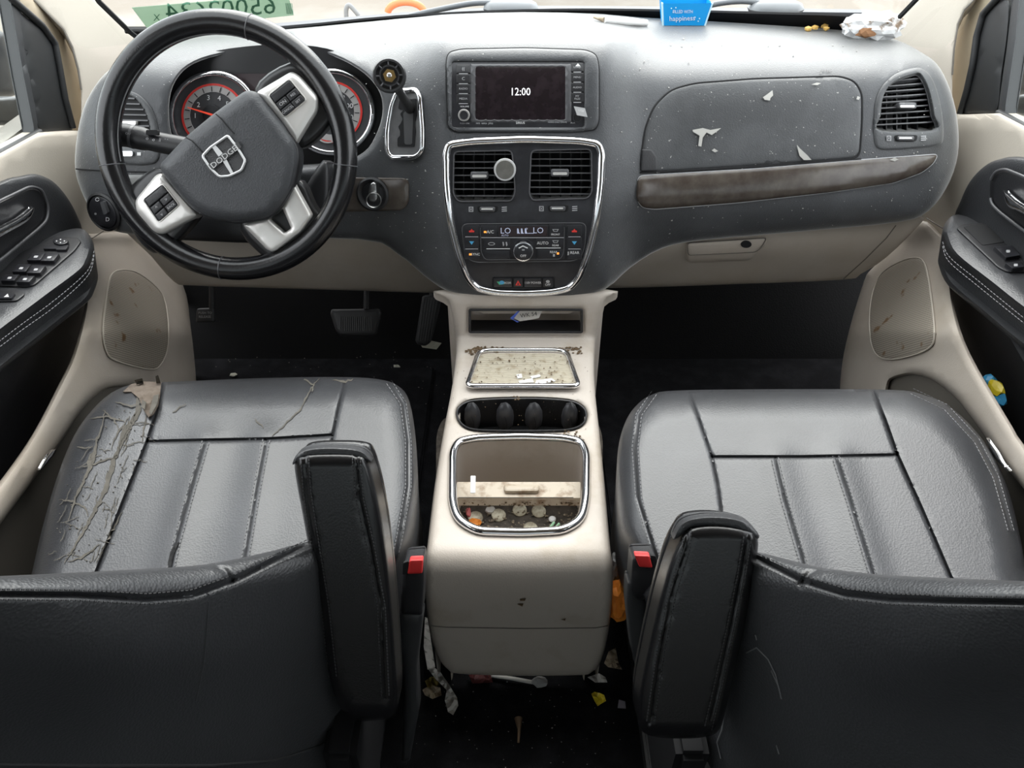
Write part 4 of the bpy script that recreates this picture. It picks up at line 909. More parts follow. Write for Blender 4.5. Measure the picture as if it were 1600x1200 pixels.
# ------------------------------------------------------------------ front seats
def groove(seams, w=3.0, g=.006):
    def f(p): 
        h = 0
        for ln, k in seams:
            d = dist_seg(p, ln)
            if d < w*3.5: h -= g*k*math.exp(-(d/w)**2)
        return h
    return f
def seam_pts(seams, ofs=(0, 2.2, -2.2, 5, -5, 9, -9), step=7):
    out = []
    for ln, k in seams:
        r = resample(ln, step, False)
        for o in ofs: out += offs(r, o) if o else r
    return out
CU = plane((0, .86, .408), (0, -.11, 1))          # cushion top, sloping down to the rear
armrest_lab = {-1: 'raised black vinyl armrest', 1: 'raised black vinyl armrest'}
def seat(s, label, cushion, seams, channels, pipes, tear=None):
    T = thing('car_seat', label, 'seat', (s*.40, .6, .02), 'front seats')
    al = seams+[(c, .55) for c in channels]+[(p, .8) for p in pipes]
    chan_h = groove(al, 2.0, .0048)
    cx = sum(p[0] for p in cushion)/len(cushion)
    def hf(p):
        h = chan_h(p)
        for c in channels:                        # raised welt between the two stitch rows
            d = dist_seg(p, c)
            h += .006*math.exp(-(d/26)**2) if d > 5 else .006
        return h
    cush = sheet('cushion', cushion, CU, 0, leaM, T, step=9, edge=42, drop=.050, hfun=hf, extra=seam_pts(al, (0, 1.4, -1.4, 3.2, -3.2, 7, -7), 5), back=lambda P: Vector((P.x*.985+s*.006, P.y, P.z-.09)), cap=False, outstep=9, sharp=60)
    sheet('cushion_side', scale(cushion, .985), CU, 0, blackM, T, lift=-.10, step=40, back=lambda P: Vector((P.x, P.y, .13)), cap=False)
    ln = []
    for c in channels: ln += [offs(c, 5.5), offs(c, -5.5)]
    for c in pipes: ln += [offs(c, 4.5), offs(c, -4.5)]
    hedge = lambda p: hf(p)-.050*(1-math.sqrt(max(0, 1-(1-min(dist_seg(p, cushion, True)/42, 1))**2)))
    stitches('stitching', [resample(l, 8, False) for l in ln], CU, thread2 if s < 0 else thread2, T, hfun=hedge)
    return T, hedge
cusL = spl([(30, 990), (42, 930), (52, 885), (66, 825), (86, 755), (110, 692), (136, 650), (172, 615), (215, 598), (257, 597), (400, 591), (520, 589), (588, 592), (622, 603), (640, 628), (650, 690), (652, 760), (642, 840), (612, 895), (560, 960)], 4)
seamL = [([(257, 595), (246, 640), (230, 690), (190, 790), (152, 890), (130, 960)], 1.3), ([(541, 590), (528, 640), (519, 685), (515, 740), (510, 900)], 1.0), ([(230, 690), (320, 688), (420, 686), (518, 680)], 1.0)]
chanL = [[(321, 690), (300, 760), (275, 850), (255, 940)], [(416, 687), (402, 760), (385, 860), (370, 940)]]
pipeL = [[(608, 597), (630, 630), (638, 690), (638, 760), (624, 840), (608, 910)]]
seatL, hL = seat(-1, 'black leather driver seat with a torn, cracked left bolster', cusL, seamL, chanL, pipeL)
cusR = spl([(1060, 960), (1006, 895), (971, 830), (964, 750), (966, 700), (976, 662), (992, 636), (1018, 617), (1062, 610), (1240, 608), (1390, 609), (1440, 616), (1490, 640), (1538, 690), (1570, 750), (1590, 820), (1602, 890), (1606, 990)], 4)
seamR = [([(1074, 608), (1092, 655), (1112, 713), (1122, 760), (1140, 900)], .8), ([(1363, 607), (1384, 660), (1402, 711), (1440, 795), (1482, 893), (1510, 960)], 1.3), ([(1112, 714), (1250, 714), (1402, 711)], 1.0)]
chanR = [[(1211, 716), (1226, 780), (1256, 880), (1272, 950)], [(1307, 716), (1328, 780), (1362, 890), (1384, 950)]]
pipeR = [[(1022, 614), (998, 648), (992, 700), (998, 780), (1026, 870), (1048, 930)], [(1425, 611), (1478, 636), (1526, 688), (1556, 745), (1580, 830)]]
seatR, hR = seat(1, 'black leather passenger seat with whole, lightly dusty cushion', cusR, seamR, chanR, pipeR)
# torn corner and cracks of the driver cushion
sheet('torn_foam', [(192, 612), (205, 600), (225, 596), (252, 597), (250, 612), (247, 632), (240, 645), (232, 652), (224, 640), (217, 622), (205, 612)], CU, .002, foamM, seatL, step=6, hfun=lambda p: hL(p)+.004+.003*math.sin(p[0]*1.3)*math.sin(p[1]*.9), smooth=False)
for pts in ([(222, 624), (228, 628), (226, 640), (221, 636)], [(240, 618), (248, 616), (246, 630), (236, 648), (233, 644)], [(210, 594), (222, 591), (224, 598), (213, 600)], [(243, 588), (247, 586), (251, 598), (244, 598)]):
    sheet('leather_flap', pts, CU, .0015, crackM, seatL, step=4, hfun=lambda p: hL(p)+.010, smooth=False)
def crack(pts, w):
    pts = resample(pts, 5, False); q2 = random.Random(int(pts[0][0]*7+pts[0][1])); L_, R_ = [], []
    for i, p in enumerate(pts):
        k = w*math.sin(math.pi*(i+.4)/(len(pts)))*q2.uniform(.45, 1.3)+.35; j = q2.uniform(-1.2, 1.2)
        a = pts[max(0, i-1)]; b = pts[min(len(pts)-1, i+1)]; tx, ty = b[0]-a[0], b[1]-a[1]; l = math.hypot(tx, ty) or 1
        L_.append((p[0]-ty/l*(k+j), p[1]+tx/l*(k+j))); R_.append((p[0]+ty/l*(k-j), p[1]-tx/l*(k-j)))
    V = [CU(x, y, hL((x, y))+.0009) for x, y in L_+R_]; n_ = len(L_)
    return obj('crack', V, [(i, i+1, n_+i+1, n_+i) for i in range(n_-1)], crackM, seatL, smooth=False)
for pts, w in (([(218, 622), (214, 640), (205, 664), (190, 692), (180, 712), (172, 740), (160, 776), (140, 812), (118, 852), (100, 880)], 3.4), ([(214, 615), (216, 645), (196, 672), (184, 700)], 4.5), ([(164, 640), (158, 672), (150, 690), (146, 718), (140, 732), (126, 760), (116, 782), (106, 815)], 2.2),
               ([(150, 702), (143, 716), (138, 734)], 4.0), ([(120, 730), (140, 728), (160, 720), (185, 712)], 1.2), ([(140, 655), (165, 650), (195, 658)], 1.2), ([(160, 640), (178, 655), (186, 672)], 1.0), ([(92, 781), (115, 784), (135, 795), (138, 806)], 1.2), ([(190, 800), (170, 840), (150, 880)], 1.4),
               ([(105, 878), (130, 870), (155, 850)], 1.2), ([(120, 698), (142, 700)], .9), ([(200, 652), (176, 690)], 1.0), ([(180, 628), (205, 634), (222, 628)], 1.2), ([(230, 640), (226, 660), (222, 690)], 1.0),
               ([(475, 592), (490, 602), (488, 612)], 1.6), ([(500, 591), (486, 606), (470, 640), (440, 668), (425, 682)], .9), ([(520, 594), (540, 596), (552, 592)], 1.4), ([(398, 655), (412, 668)], .8), ([(270, 645), (290, 630)], .7)): crack(pts, w)
q5 = random.Random(11)
bol = [(215, 640), (225, 690), (150, 880), (70, 880), (95, 760), (140, 670), (180, 630)]
k = 0
while k < 46:
    x, y = q5.uniform(60, 240), q5.uniform(625, 885)
    if not inside((x, y), bol): continue
    k += 1; an = q5.choice((math.radians(q5.uniform(95, 125)), math.radians(q5.uniform(-30, 30)))); l = q5.uniform(10, 34)
    crack([(x, y), (x+math.cos(an)*l*.5+q5.uniform(-3, 3), y+math.sin(an)*l*.5+q5.uniform(-3, 3)), (x+math.cos(an)*l, y+math.sin(an)*l)], .25)
flecks('leather_flakes', bol, 90, 1.6, CU, crackM, seatL, seed=31, hfun=hL, lift=.0006)
sheet('open_seam', [(262, 880), (266, 862), (274, 850), (280, 846), (272, 865), (266, 892)], CU, .001, voidM, seatL, step=5, hfun=lambda p: hL(p)+.002)

# backrests seen from behind, leaning back
def back_depth(px, py):
    xs = [-320, 0, 300, 520]; rows = [850, 1000, 1130, 1320]
    tab = [[.39, .41, .44, .48], [.475, .50, .535, .58], [.61, .63, .66, .70], [.735, .765, .795, .84]]
    return interp(xs, [interp(rows, c, py) for c in tab], px)
BL = Map(lambda a, b: pD(a, b, back_depth(a, b))); BR = Map(lambda a, b: pD(a, b, back_depth(1606-a, b)))
def backrest(T, mp, outl, seam, seam2, splits, s, marks):
    hf = groove([(seam, 1.5)]+[(x, .8) for x in splits], 4.0, .0035)
    f2 = lambda p: hf(p) + .012*math.exp(-((p[0]-(150 if s < 0 else 1460))/150)**2-((p[1]-1010)/120)**2)
    fwd = lambda P: Vector((P.x, P.y+.055, P.z-.10))
    b = sheet('backrest', outl, mp, 0, lea2M, T, step=15, edge=46, drop=.028, hfun=f2, extra=seam_pts([(seam, 1)]+[(x, 1) for x in splits], (0, 2.5, -2.5, 6, -6, 11, -11)), back=fwd, cap=True, outstep=11, sharp=70)
    hh = lambda p: f2(p)-.028*(1-math.sqrt(max(0, 1-(1-min(dist_seg(p, outl, True)/46, 1))**2)))
    stitches('back_stitching', [offs(resample(seam, 8, False), 8), offs(resample(seam, 8, False), -8)], mp, threadM, T, hfun=hh, length=5, gap=2.8)
    if seam2: tube('lower_seam', [mp(x, y, hh((x, y))+.0006) for x, y in resample(seam2, 12, False)], .0011, threadM, T, seg=5)
    return hh
outL = spl([(-320, 912), (-120, 905), (0, 900), (150, 893), (290, 885), (350, 877), (420, 862), (466, 850), (500, 846), (528, 880), (545, 960), (552, 1050), (562, 1140), (572, 1240), (575, 1320), (300, 1330), (-320, 1330)], 4)
hbL = backrest(seatL, BL, outL, [(-300, 940), (-100, 931), (0, 929), (120, 930), (230, 936), (300, 930), (370, 905), (430, 875), (485, 850)], [(-100, 1192), (150, 1196), (330, 1196), (430, 1188), (500, 1165), (540, 1140)], [[(336, 884), (352, 892), (362, 908)]], -1, None)
outR = spl([(1900, 915), (1700, 911), (1600, 908), (1480, 903), (1380, 898), (1290, 888), (1230, 874), (1190, 864), (1160, 862), (1140, 890), (1122, 960), (1108, 1050), (1098, 1140), (1090, 1240), (1086, 1320), (1300, 1330), (1900, 1330)], 4)
hbR = backrest(seatR, BR, outR, [(1900, 948), (1700, 943), (1600, 941), (1480, 939), (1390, 936), (1320, 928), (1255, 908), (1215, 888), (1180, 872)], None, [[(1290, 886), (1264, 896), (1252, 912)]], 1, None)
scuffM = mat('scuff_mark', (.16, .16, .165), .7)
for a in ([(1166, 1020), (1182, 1012), (1200, 1030), (1212, 1055), (1220, 1090)], [(1205, 1048), (1216, 1072), (1221, 1092)], [(1133, 1095), (1128, 1140), (1120, 1160), (1126, 1185)], [(1213, 1165), (1217, 1178)], [(1180, 992), (1182, 1000)]):
    V = [BR(x, y, hbR((x, y))+.0007) for x, y in resample(a, 5, False)]; tube('scuff', V, .0007, scuffM, seatR, seg=4)
for a in ([(326, 940), (322, 1000), (318, 1040), (306, 1095)],):
    tube('crease', [BL(x, y, hbL((x, y))+.0002) for x, y in resample(a, 8, False)], .0006, lea2M, seatL, seg=5)
# seat side covers and rails by the tunnel
for s, T in ((-1, seatL), (1, seatR)):
    box('side_cover', (s*.225-.0, .46, .20), (.05, .36, .20), blackM, T, bev=.02)
    box('hinge_cover', (s*.178+.004, .43, .25), (.034, .14, .16), mat('hinge_grey', (.010, .010, .011), .7, spec=.2), T, bev=.007)
    box('seat_rail', (s*.20, .58, .045), (.04, .62, .03), mat('rail_black', (.02, .02, .02), .5), T, bev=.004)
    box('seat_rail', (s*.60, .58, .045), (.04, .62, .03), mat('rail_black', (.02, .02, .02), .5), T, bev=.004)
    box('seat_base', (s*.40, .62, .13), (.36, .36, .15), voidM, T, bev=.01)

# armrests, swung up beside the backrests
def armrest(T, outl, d0, y0, d1, y1, capline, seams, s):
    mp = Map(lambda a, b: pD(a, b, d0+(d1-d0)*(b-y0)/(y1-y0)))
    hf = groove([(x, 1) for x in seams], 2.4, .0016)
    p = sheet('armrest', outl, mp, .034, armM, T, step=12, edge=17, drop=.016, hfun=hf, extra=seam_pts([(x, 1) for x in seams], (0, 2, -2, 4.5, -4.5)), outstep=9, sharp=60)
    st_ = []
    for x in seams: st_ += [offs(resample(x, 8, False), 6), offs(resample(x, 8, False), -6)]
    hh = lambda q: hf(q)-.016*(1-math.sqrt(max(0, 1-(1-min(dist_seg(q, outl, True)/17, 1))**2)))
    stitches('armrest_stitching', st_, mp, threadM, p, hfun=hh, length=3.6, gap=2.4, lift=.0008)
    sheet('armrest_cap', capline, mp, .012, lea2M, p, lift=-.007, step=9, edge=6, drop=.006)
armrest(seatL, spl([(461, 722), (474, 709), (520, 706), (562, 709), (576, 722), (590, 770), (602, 840), (612, 930), (619, 1030), (621, 1100), (612, 1120), (580, 1126), (548, 1124), (522, 1085), (505, 1000), (490, 900), (474, 810), (463, 750)], 4), .70, 705, .765, 1120,
        spl([(457, 726), (466, 708), (490, 700), (530, 699), (565, 704), (580, 720), (570, 722), (520, 716), (475, 718)], 4), [[(476, 712), (480, 770), (494, 860), (508, 950), (520, 1060)], [(556, 710), (562, 780), (580, 860), (596, 950), (602, 1090)]], -1)
armrest(seatR, spl([(1064, 838), (1080, 822), (1120, 818), (1165, 825), (1184, 840), (1180, 890), (1168, 960), (1152, 1030), (1136, 1100), (1124, 1140), (1100, 1152), (1050, 1154), (1012, 1148), (998, 1130), (999, 1080), (1012, 1010), (1030, 930), (1048, 870)], 4), .675, 818, .715, 1150,
        spl([(1052, 842), (1064, 818), (1090, 808), (1130, 807), (1165, 815), (1185, 834), (1180, 842), (1140, 826), (1085, 824), (1066, 836)], 4), [[(1074, 824), (1072, 860), (1050, 930), (1032, 1020), (1016, 1130)], [(1168, 840), (1158, 900), (1142, 980), (1120, 1080), (1106, 1140)]], 1)

# seat belt buckles
def buckle(label, red, body, stem, D0, notch):
    mp = Map(lambda a, b: pD(a, b, D0+.0003*(b-880)))
    c = mp(sum(p[0] for p in red)/len(red), red[-1][1])
    T = thing('seat_belt_buckle', label, 'buckle', (c.x, c.y, c.z-.12), 'seat belt buckles')
    b = sheet('body', rnd(body, 6), mp, .028, blackM, T, step=10, edge=6, drop=.006)
    sheet('release_button', rnd(red, 3), mp, .008, redM, T, lift=.004, step=6, edge=3, drop=.002)
    sheet('slot', rnd(notch, 2), mp, .004, voidM, T, lift=.003, step=8)
    sheet('sleeve', rnd(stem, 8), mp, .022, mat('sleeve_black', (.03, .031, .033), .38), T, lift=-.002, step=14, edge=10, drop=.008)
buckle('red buttoned belt buckle standing between driver seat and console', [(640, 875), (661, 874), (660, 896), (636, 897)], [(632, 876), (662, 873), (663, 900), (660, 962), (626, 960), (628, 900)], [(624, 955), (662, 957), (652, 1040), (655, 1110), (640, 1190), (628, 1190), (632, 1060), (622, 1000)], 
       .885, [(630, 880), (638, 877), (636, 897), (629, 898)])
buckle('red buttoned belt buckle standing between console and passenger seat', [(991, 867), (1015, 868), (1020, 887), (999, 886)], [(988, 870), (1024, 869), (1030, 890), (1026, 930), (996, 940), (984, 925)], [(980, 905), (1000, 918), (1010, 940), (1012, 1010), (1000, 1070), (985, 1010), (978, 940)], 
       .885, [(1016, 868), (1024, 869), (1030, 888), (1021, 888)])

# ------------------------------------------------------------------ centre console
CON = Map(lambda px, py: pY(px, py, interp([440, 470, 500, 528, 536, 560, 850, 868, 895, 940, 985, 1020, 1055], [1.150, 1.128, 1.123, 1.118, 1.102, 1.0566, .652, .636, .622, .612, .608, .606, .606], py)))
def flat(px, py): return pZ(px, py, .300)
conout = spl([(694, 452), (700, 470), (708, 500), (713, 540), (707, 600), (692, 680), (679, 760), (668, 850), (664, 885), (665, 930), (671, 985), (684, 1025), (700, 1046), (720, 1053), (820, 1056), (905, 1055), (925, 1050), (940, 1030), (951, 985), (957, 930), (957, 885), (953, 850), (945, 760), (937, 680), (929, 600), (930, 540), (938, 500), (945, 470), (948, 452)], 4)
slot = rect(734, 484, 909, 519, 2)
tray = rnd([(748, 553), (762, 550), (870, 550), (886, 553), (903, 603), (898, 606), (736, 606), (731, 603)], 12)
cupo = spl([(714, 648), (718, 636), (735, 627), (770, 624), (815, 623), (860, 624), (895, 628), (912, 638), (916, 650), (910, 663), (890, 671), (850, 673), (780, 673), (740, 671), (722, 663)], 4)
bino = rnd([(708, 705), (716, 690), (745, 684), (815, 682), (880, 684), (908, 690), (916, 708), (915, 780), (908, 812), (880, 829), (815, 832), (745, 830), (716, 812), (707, 785)], 16)
CN = thing('center_console', 'dirty beige floor console with cup holders and an open bin between the seats', 'console', (.01, .85, .01))
sheet('body', conout, CON, 0, conM, CN, holes=[slot, cupo, bino], step=11, edge=9, drop=.012, back=lambda P: Vector((P.x, P.y+.09, P.z)) if (P.y > 1.114 and abs(P.x-.02) < .11) else Vector((P.x, P.y, P.z-.012)) if P.z > .27 else Vector((P.x*.97, P.y+.02, P.z)), cap=False, outstep=8, sharp=70)
V = []                           # side walls down to the floor
for sgn, px in ((-1, [(697, 460), (713, 540), (707, 600), (692, 680), (679, 760), (668, 850), (665, 900)]), (1, [(946, 460), (930, 540), (929, 600), (937, 680), (945, 760), (953, 850), (956, 900)])):
    top = [CON(x+sgn*-1.5, y, -.012) for x, y in resample(px, 12, False)]
    n_ = len(top); vs_ = top+[Vector((p.x, p.y, .005)) for p in top]+[Vector((p.x-sgn*.02, p.y, p.z)) for p in top]+[Vector((p.x-sgn*.02, p.y, .005)) for p in top]
    f_ = []
    for i in range(n_-1): f_ += [(i, i+1, n_+i+1, n_+i), (2*n_+i, 3*n_+i, 3*n_+i+1, 2*n_+i+1), (i, 2*n_+i, 2*n_+i+1, i+1)]
    obj('side_wall', vs_, f_, conM, CN)
tube('rear_seam', [CON(x, y, .0004) for x, y in resample([(672, 978), (700, 980), (820, 982), (930, 981), (950, 978)], 10, False)], .0009, taupeM, CN, seg=5)
# slot pocket
sp = plane((0, 1.20, .33), (0, -1, 0))
sl = sheet('slot_pocket', rect(728, 474, 915, 530), MY(1.215), .003, voidM, CN, step=40)
sheet('slot_floor', [(736, 500), (907, 500), (908, 517), (735, 517)], plane((0, 1.12, .3045), (0, 0, 1)), .003, blackM, CN, step=30)
tube('slot_edge', line3(slot, CON, .001, 10, True), .0024, blackM, CN, closed=True, seg=6)
sheet('slot_ledge', [(740, 483), (903, 483), (890, 490), (755, 490)], MY(1.16), .004, conM, CN, step=20)
# front tray: chrome frame and ribbed mat
tube('tray_frame', [flat(x, y)+Vector((0, 0, .004)) for x, y in resample(tray, 7)], .0045, chromeM, CN, closed=True, seg=8)
sheet('tray_mat', scale(tray, .97, .93), MZ(.3025), .001, ribM, CN, step=16)
# cup holder
downto = lambda z: (lambda P: Vector((P.x*.985+.0003, P.y, z)))
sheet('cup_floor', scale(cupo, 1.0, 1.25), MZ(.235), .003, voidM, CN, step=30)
def wall(name, loop, z1, m, par, inset=.99):
    top = [CON(x, y, 0) for x, y in resample(loop, 7)]; c = sum(top, Vector((0, 0, 0)))/len(top); n_ = len(top)
    bot = [Vector((c.x+(p.x-c.x)*inset, c.y+(p.y-c.y)*inset, z1)) for p in top]
    return obj(name, top+bot, [(i, (i+1) % n_, n_+(i+1) % n_, n_+i) for i in range(n_)], m, par)
wall('cup_wall', cupo, .235, blackM, CN, .97)
tube('cup_rim', [CON(x, y, .0005) for x, y in resample(cupo, 6)], .0016, blackM, CN, closed=True, seg=6)
grM = mat('grip_rubber', (.028, .028, .031), .4)
for x, rx in ((738, .014), (789, .015), (834, .015), (890, .014)):
    p = pZ(x, 652, .272); g = blob('cup_grip', p, (rx, .012, .032), grM, CN, 2)
    tube('grip_line', [p+Vector((0, -.0125, .012)), p+Vector((.003, -.0128, 0)), p+Vector((.003, -.0122, -.012))], .0007, voidM, g, seg=4)
p = pZ(812, 640, .262); box('cup_divider', p+Vector((0, .012, 0)), (.012, .05, .05), blackM, CN, bev=.005)
# rear bin
wall('bin_wall', bino, .165, conM, CN, .96)
sheet('bin_floor', scale(bino, 1.25, 1.6), MZ(.166), .003, mat('bin_dirt', (.10, .085, .07), .9, var=1, vscale=60, col2=(.035, .028, .022)), CN, step=40)
tube('bin_frame', [CON(x, y, .003) for x, y in resample(bino, 6)], .0062, chromeM, CN, closed=True, seg=10)
ld = sheet('sliding_lid', rect(714, 753, 907, 778, 2), MZ(.268), .004, grubM, CN, step=10)
sheet('lid_front', rect(714, 777, 907, 790, 1), plane(pZ(810, 777, .268), (0, -1, .25)), .012, grubM, ld, step=12)
tube('lid_groove', [pZ(x, 777.5, .2685) for x in range(716, 908, 12)], .0008, taupeM, ld, seg=5)
sheet('lid_handle', rect(787, 757, 843, 769, 5), MZ(.268), .003, grubM, ld, lift=.007, step=6, edge=5, drop=.006)
None and sheet('lid_underside', rect(716, 789, 905, 799, 1), MZ(.236), .004, beigeM, ld, step=20)
# grime on the console
gmM = mat('grime_brown', (.10, .065, .035), .9, var=1.5, vscale=120)
flecks('grime', [(727, 548), (745, 541), (792, 543), (800, 548), (760, 550), (735, 555)], 120, 2.6, CON, gmM, CN, seed=1)
flecks('grime', [(850, 545), (880, 543), (908, 541), (910, 553), (880, 550)], 60, 2.4, CON, gmM, CN, seed=2)
flecks('grime', [(715, 555), (925, 555), (930, 690), (700, 690)], 70, 1.0, CON, gmM, CN, seed=3)
flecks('grime', [(740, 556), (888, 556), (896, 600), (736, 600)], 90, 1.6, MZ(.3035), gmM, CN, seed=4)
flecks('grime', [(870, 672), (912, 672), (914, 690), (880, 680)], 25, 2.0, CON, gmM, CN, seed=8)
flecks('grime', [(802, 619), (812, 618), (812, 625), (804, 625)], 14, 2.2, CON, gmM, CN, seed=9)
flecks('grime', [(716, 785), (906, 785), (906, 791), (716, 791)], 60, 2.0, plane(pZ(810, 777, .268), (0, -1, .25)), gmM, CN, seed=10)
flecks('grime', [(716, 796), (905, 796), (900, 828), (720, 828)], 160, 2.2, MZ(.168), mat('grit_mixed', (.22, .18, .13), .9, var=1, vscale=90), CN, seed=11)
for pts in ([(812, 936), (822, 935), (820, 939), (813, 939)], [(808, 944), (818, 943), (816, 948)], [(876, 968), (884, 966), (883, 970)]):
    sheet('grime_mark', pts, CON, 0, gmM, CN, lift=.0012, step=4, smooth=False)
gritM = mat('floor_dust', (.16, .15, .13), .9)
fg = flecks('floor_grit', [(320, 560), (700, 540), (705, 640), (660, 640), (640, 590), (320, 595)], 40, 1.2, MZ(.013), gritM, None, seed=12); tag(fg, 'pale grit scattered on the driver footwell carpet', 'grit')
fg = flecks('floor_grit', [(650, 1060), (980, 1060), (1000, 1200), (640, 1200)], 70, 1.2, MZ(.002), dustM, None, seed=13); tag(fg, 'pale grit scattered on the carpet behind the console', 'grit')

# ------------------------------------------------------------------ pedals
def padmap(P, n): return plane(P, n)
BP = padmap(pY(556, 500, 1.36), (0, -1, .75))
bk = thing('brake_pedal', 'wide ribbed black brake pedal in the driver footwell', 'pedal', pY(556, 522, 1.36))
pd = sheet('pad', rnd([(518, 483), (592, 482), (595, 488), (587, 522), (580, 525), (532, 525), (525, 518), (516, 490)], 5), BP, .012, mat('pedal_rubber', (.035, .035, .037), .45), bk, step=10, edge=6, drop=.005)
for k in range(16): x = 532+3.2*k; tube('rib', [BP(x, 495, .001), BP(x, 517, .001)], .0011, mat('pedal_rib', (.06, .06, .062), .4), pd, seg=5)
a = BP(572, 483); tube('arm', [a, a+Vector((.004, .03, .05)), a+Vector((.012, .10, .16)), a+Vector((.015, .16, .24))], .006, blackM, bk)
AP = padmap(pY(668, 515, 1.33), (-.12, -1, .5))
ac = thing('accelerator_pedal', 'tall narrow ribbed accelerator pedal beside the console', 'pedal', pY(664, 540, 1.33))
pd = sheet('pad', rnd([(660, 462), (690, 460), (684, 490), (672, 536), (664, 541), (652, 538), (649, 532), (655, 495)], 4), AP, .010, MATS['pedal_rubber'], ac, step=10, edge=4, drop=.004)
for k in range(6): tube('rib', [AP(663+4.2*k, 466, .001), AP(654+3.6*k, 533, .001)], .0010, MATS['pedal_rib'], pd, seg=5)
a = AP(676, 462); tube('arm', [a, a+Vector((.004, .05, .09)), a+Vector((.006, .10, .18))], .007, blackM, ac)
KP = padmap(pY(320, 492, 1.38), (.1, -1, .6))
pk = thing('parking_brake_pedal', 'small square parking brake pedal lettered PUSH TO RELEASE', 'pedal', pY(320, 505, 1.38))
sheet('pad', rnd([(308, 482), (333, 481), (335, 503), (306, 504)], 3), KP, .010, MATS['pedal_rubber'], pk, step=8, edge=3, drop=.003)
text('PUSH TO', 5.2, 320.5, 489, KP, greyP, pk, .0008); text('RELEASE', 5.2, 320, 495, KP, greyP, pk, .0008)
a = KP(331, 482); tube('arm', [a, a+Vector((.006, .03, .06)), a+Vector((.01, .10, .2))], .006, blackM, pk)

# ------------------------------------------------------------------ loose things and litter
def paper(name, label, cat, poly, mp, m, crump=.006, lift=.004, seed=1, group=None, thick=.0006, step=6):
    q3 = random.Random(seed); ph = [q3.uniform(0, 6) for _ in range(4)]
    o = sheet(name, poly, mp, thick, m, None, lift=lift, step=step, smooth=False, hfun=lambda p: crump*(math.sin(p[0]*.45+ph[0])*math.sin(p[1]*.5+ph[1])+.5*math.sin(p[0]*.9+ph[2]+p[1]*.3)+1))
    return tag(o, label, cat, group)
wpM = mat('white_paper', (.62, .60, .57), .7); ylM = mat('yellow_wrapper', (.80, .62, .03), .35); orM = mat('orange_tissue', (.85, .26, .03), .6, var=.4, vscale=60); bgP = mat('tan_paper', (.46, .38, .28), .7, var=.6, vscale=60, col2=(.25, .19, .12))
FL = MZ(0)
# card cup on the dash top
cB = DASH(1065, 39); 
CC = thing('paper_cup', 'bright blue paper cup lettered filled with happiness on the dash top', 'cup', cB)
cyM = mat('cup_blue', (.0, .30, .72), .45); cwM = mat('cup_pale', (.55, .80, .90), .5)
c0 = DASH(1066, 37)+Vector((0, .0, .001)); wdt = .036
bm_pts = []
def boxcup(z0, z1, w0, w1, t0, t1):
    return [Vector((c0.x+sx*(w0 if k == 0 else w1), c0.y+sy*(t0 if k == 0 else t1), c0.z+(z0 if k == 0 else z1))) for k in (0, 1) for sx, sy in ((-1, -1), (1, -1), (1, 1), (-1, 1))]
V = boxcup(0, .040, .0385, .0455, .018, .022)
obj('cup_wall', V, [(0, 1, 5, 4), (1, 2, 6, 5), (2, 3, 7, 6), (3, 0, 4, 7), (3, 2, 1, 0)], cyM, CC, smooth=False)
for sx in (-1, 1):
    V2 = [Vector((c0.x+sx*.038, c0.y-.0188, c0.z)), Vector((c0.x+sx*.041, c0.y-.0188, c0.z)), Vector((c0.x+sx*.048, c0.y-.0228, c0.z+.040)), Vector((c0.x+sx*.045, c0.y-.0228, c0.z+.040))]
    obj('cup_edge', V2+[v+Vector((0, .006, 0)) for v in V2], [(0, 1, 2, 3), (7, 6, 5, 4), (0, 4, 5, 1), (1, 5, 6, 2), (2, 6, 7, 3), (3, 7, 4, 0)], cwM, CC, smooth=False)
CF = plane(c0+Vector((0, -.0185, 0)), (0, -1, -.11))
text('FILLED WITH', 7.2, 1067, 18.5, CF, whiteM, CC, .0012, sx=.75); text('happiness', 11, 1066, 29, CF, whiteM, CC, .0012, rot=2, sx=.95)
for x, y in ((1049, 13), (1052, 19), (1056, 12), (1091, 33), (1086, 27), (1093, 29)): mark(ell(x, y, 1.2, 1.2, 6), CF, cwM, CC, .0012)
v = thing('white_vape_pen', 'white plastic pen lying on the dash top left of the blue cup', 'pen', DASH(980, 33))
a, b = DASH(944, 31, .007), DASH(1010, 36, .007)
tube('barrel', [a, a+(b-a)*.5, b], [.006, .0075, .006], mat('white_plastic', (.80, .79, .77), .4), v, seg=10)
tube('tip', [DASH(928, 27, .006), a], [.002, .0045], bgP, v, seg=8)
# crumpled clear snack bag
sb = thing('snack_bag', 'crumpled clear snack bag with brown crumbs at the passenger corner of the dash top', 'bag', DASH(1350, 46))
bagM = mat('clear_film', (.80, .80, .80), .25, var=1, vscale=38, col2=(.22, .15, .10), v0=.52, v1=.62)
blob('film', DASH(1352, 52)+Vector((0, -.03, .020)), (.056, .026, .024), bagM, sb, 3, .16, 4)
blob('crumbs', DASH(1335, 52)+Vector((0, -.050, .014)), (.018, .008, .009), mat('crumb_brown', (.30, .15, .07), .8), sb, 2, .2, 5)
text('SNACK', 8, 1322, 44, MY(1.40), voidM, sb, 0, rot=-8) if False else None
ORD = ('first', 'second', 'third', 'fourth', 'fifth')
for k, (x, y) in enumerate([(1262, 45), (1272, 43), (1280, 38), (1288, 41), (1291, 45)]):
    o = blob('chip_crumb', DASH(x, y, .006), (.007, .005, .005), mat('chip_yellow', (.80, .50, .14), .7), None, 1, .3, k)
    tag(o, ORD[k]+' from the left of the orange chip crumbs beside the snack bag', 'crumb', 'chip crumbs on the dash')
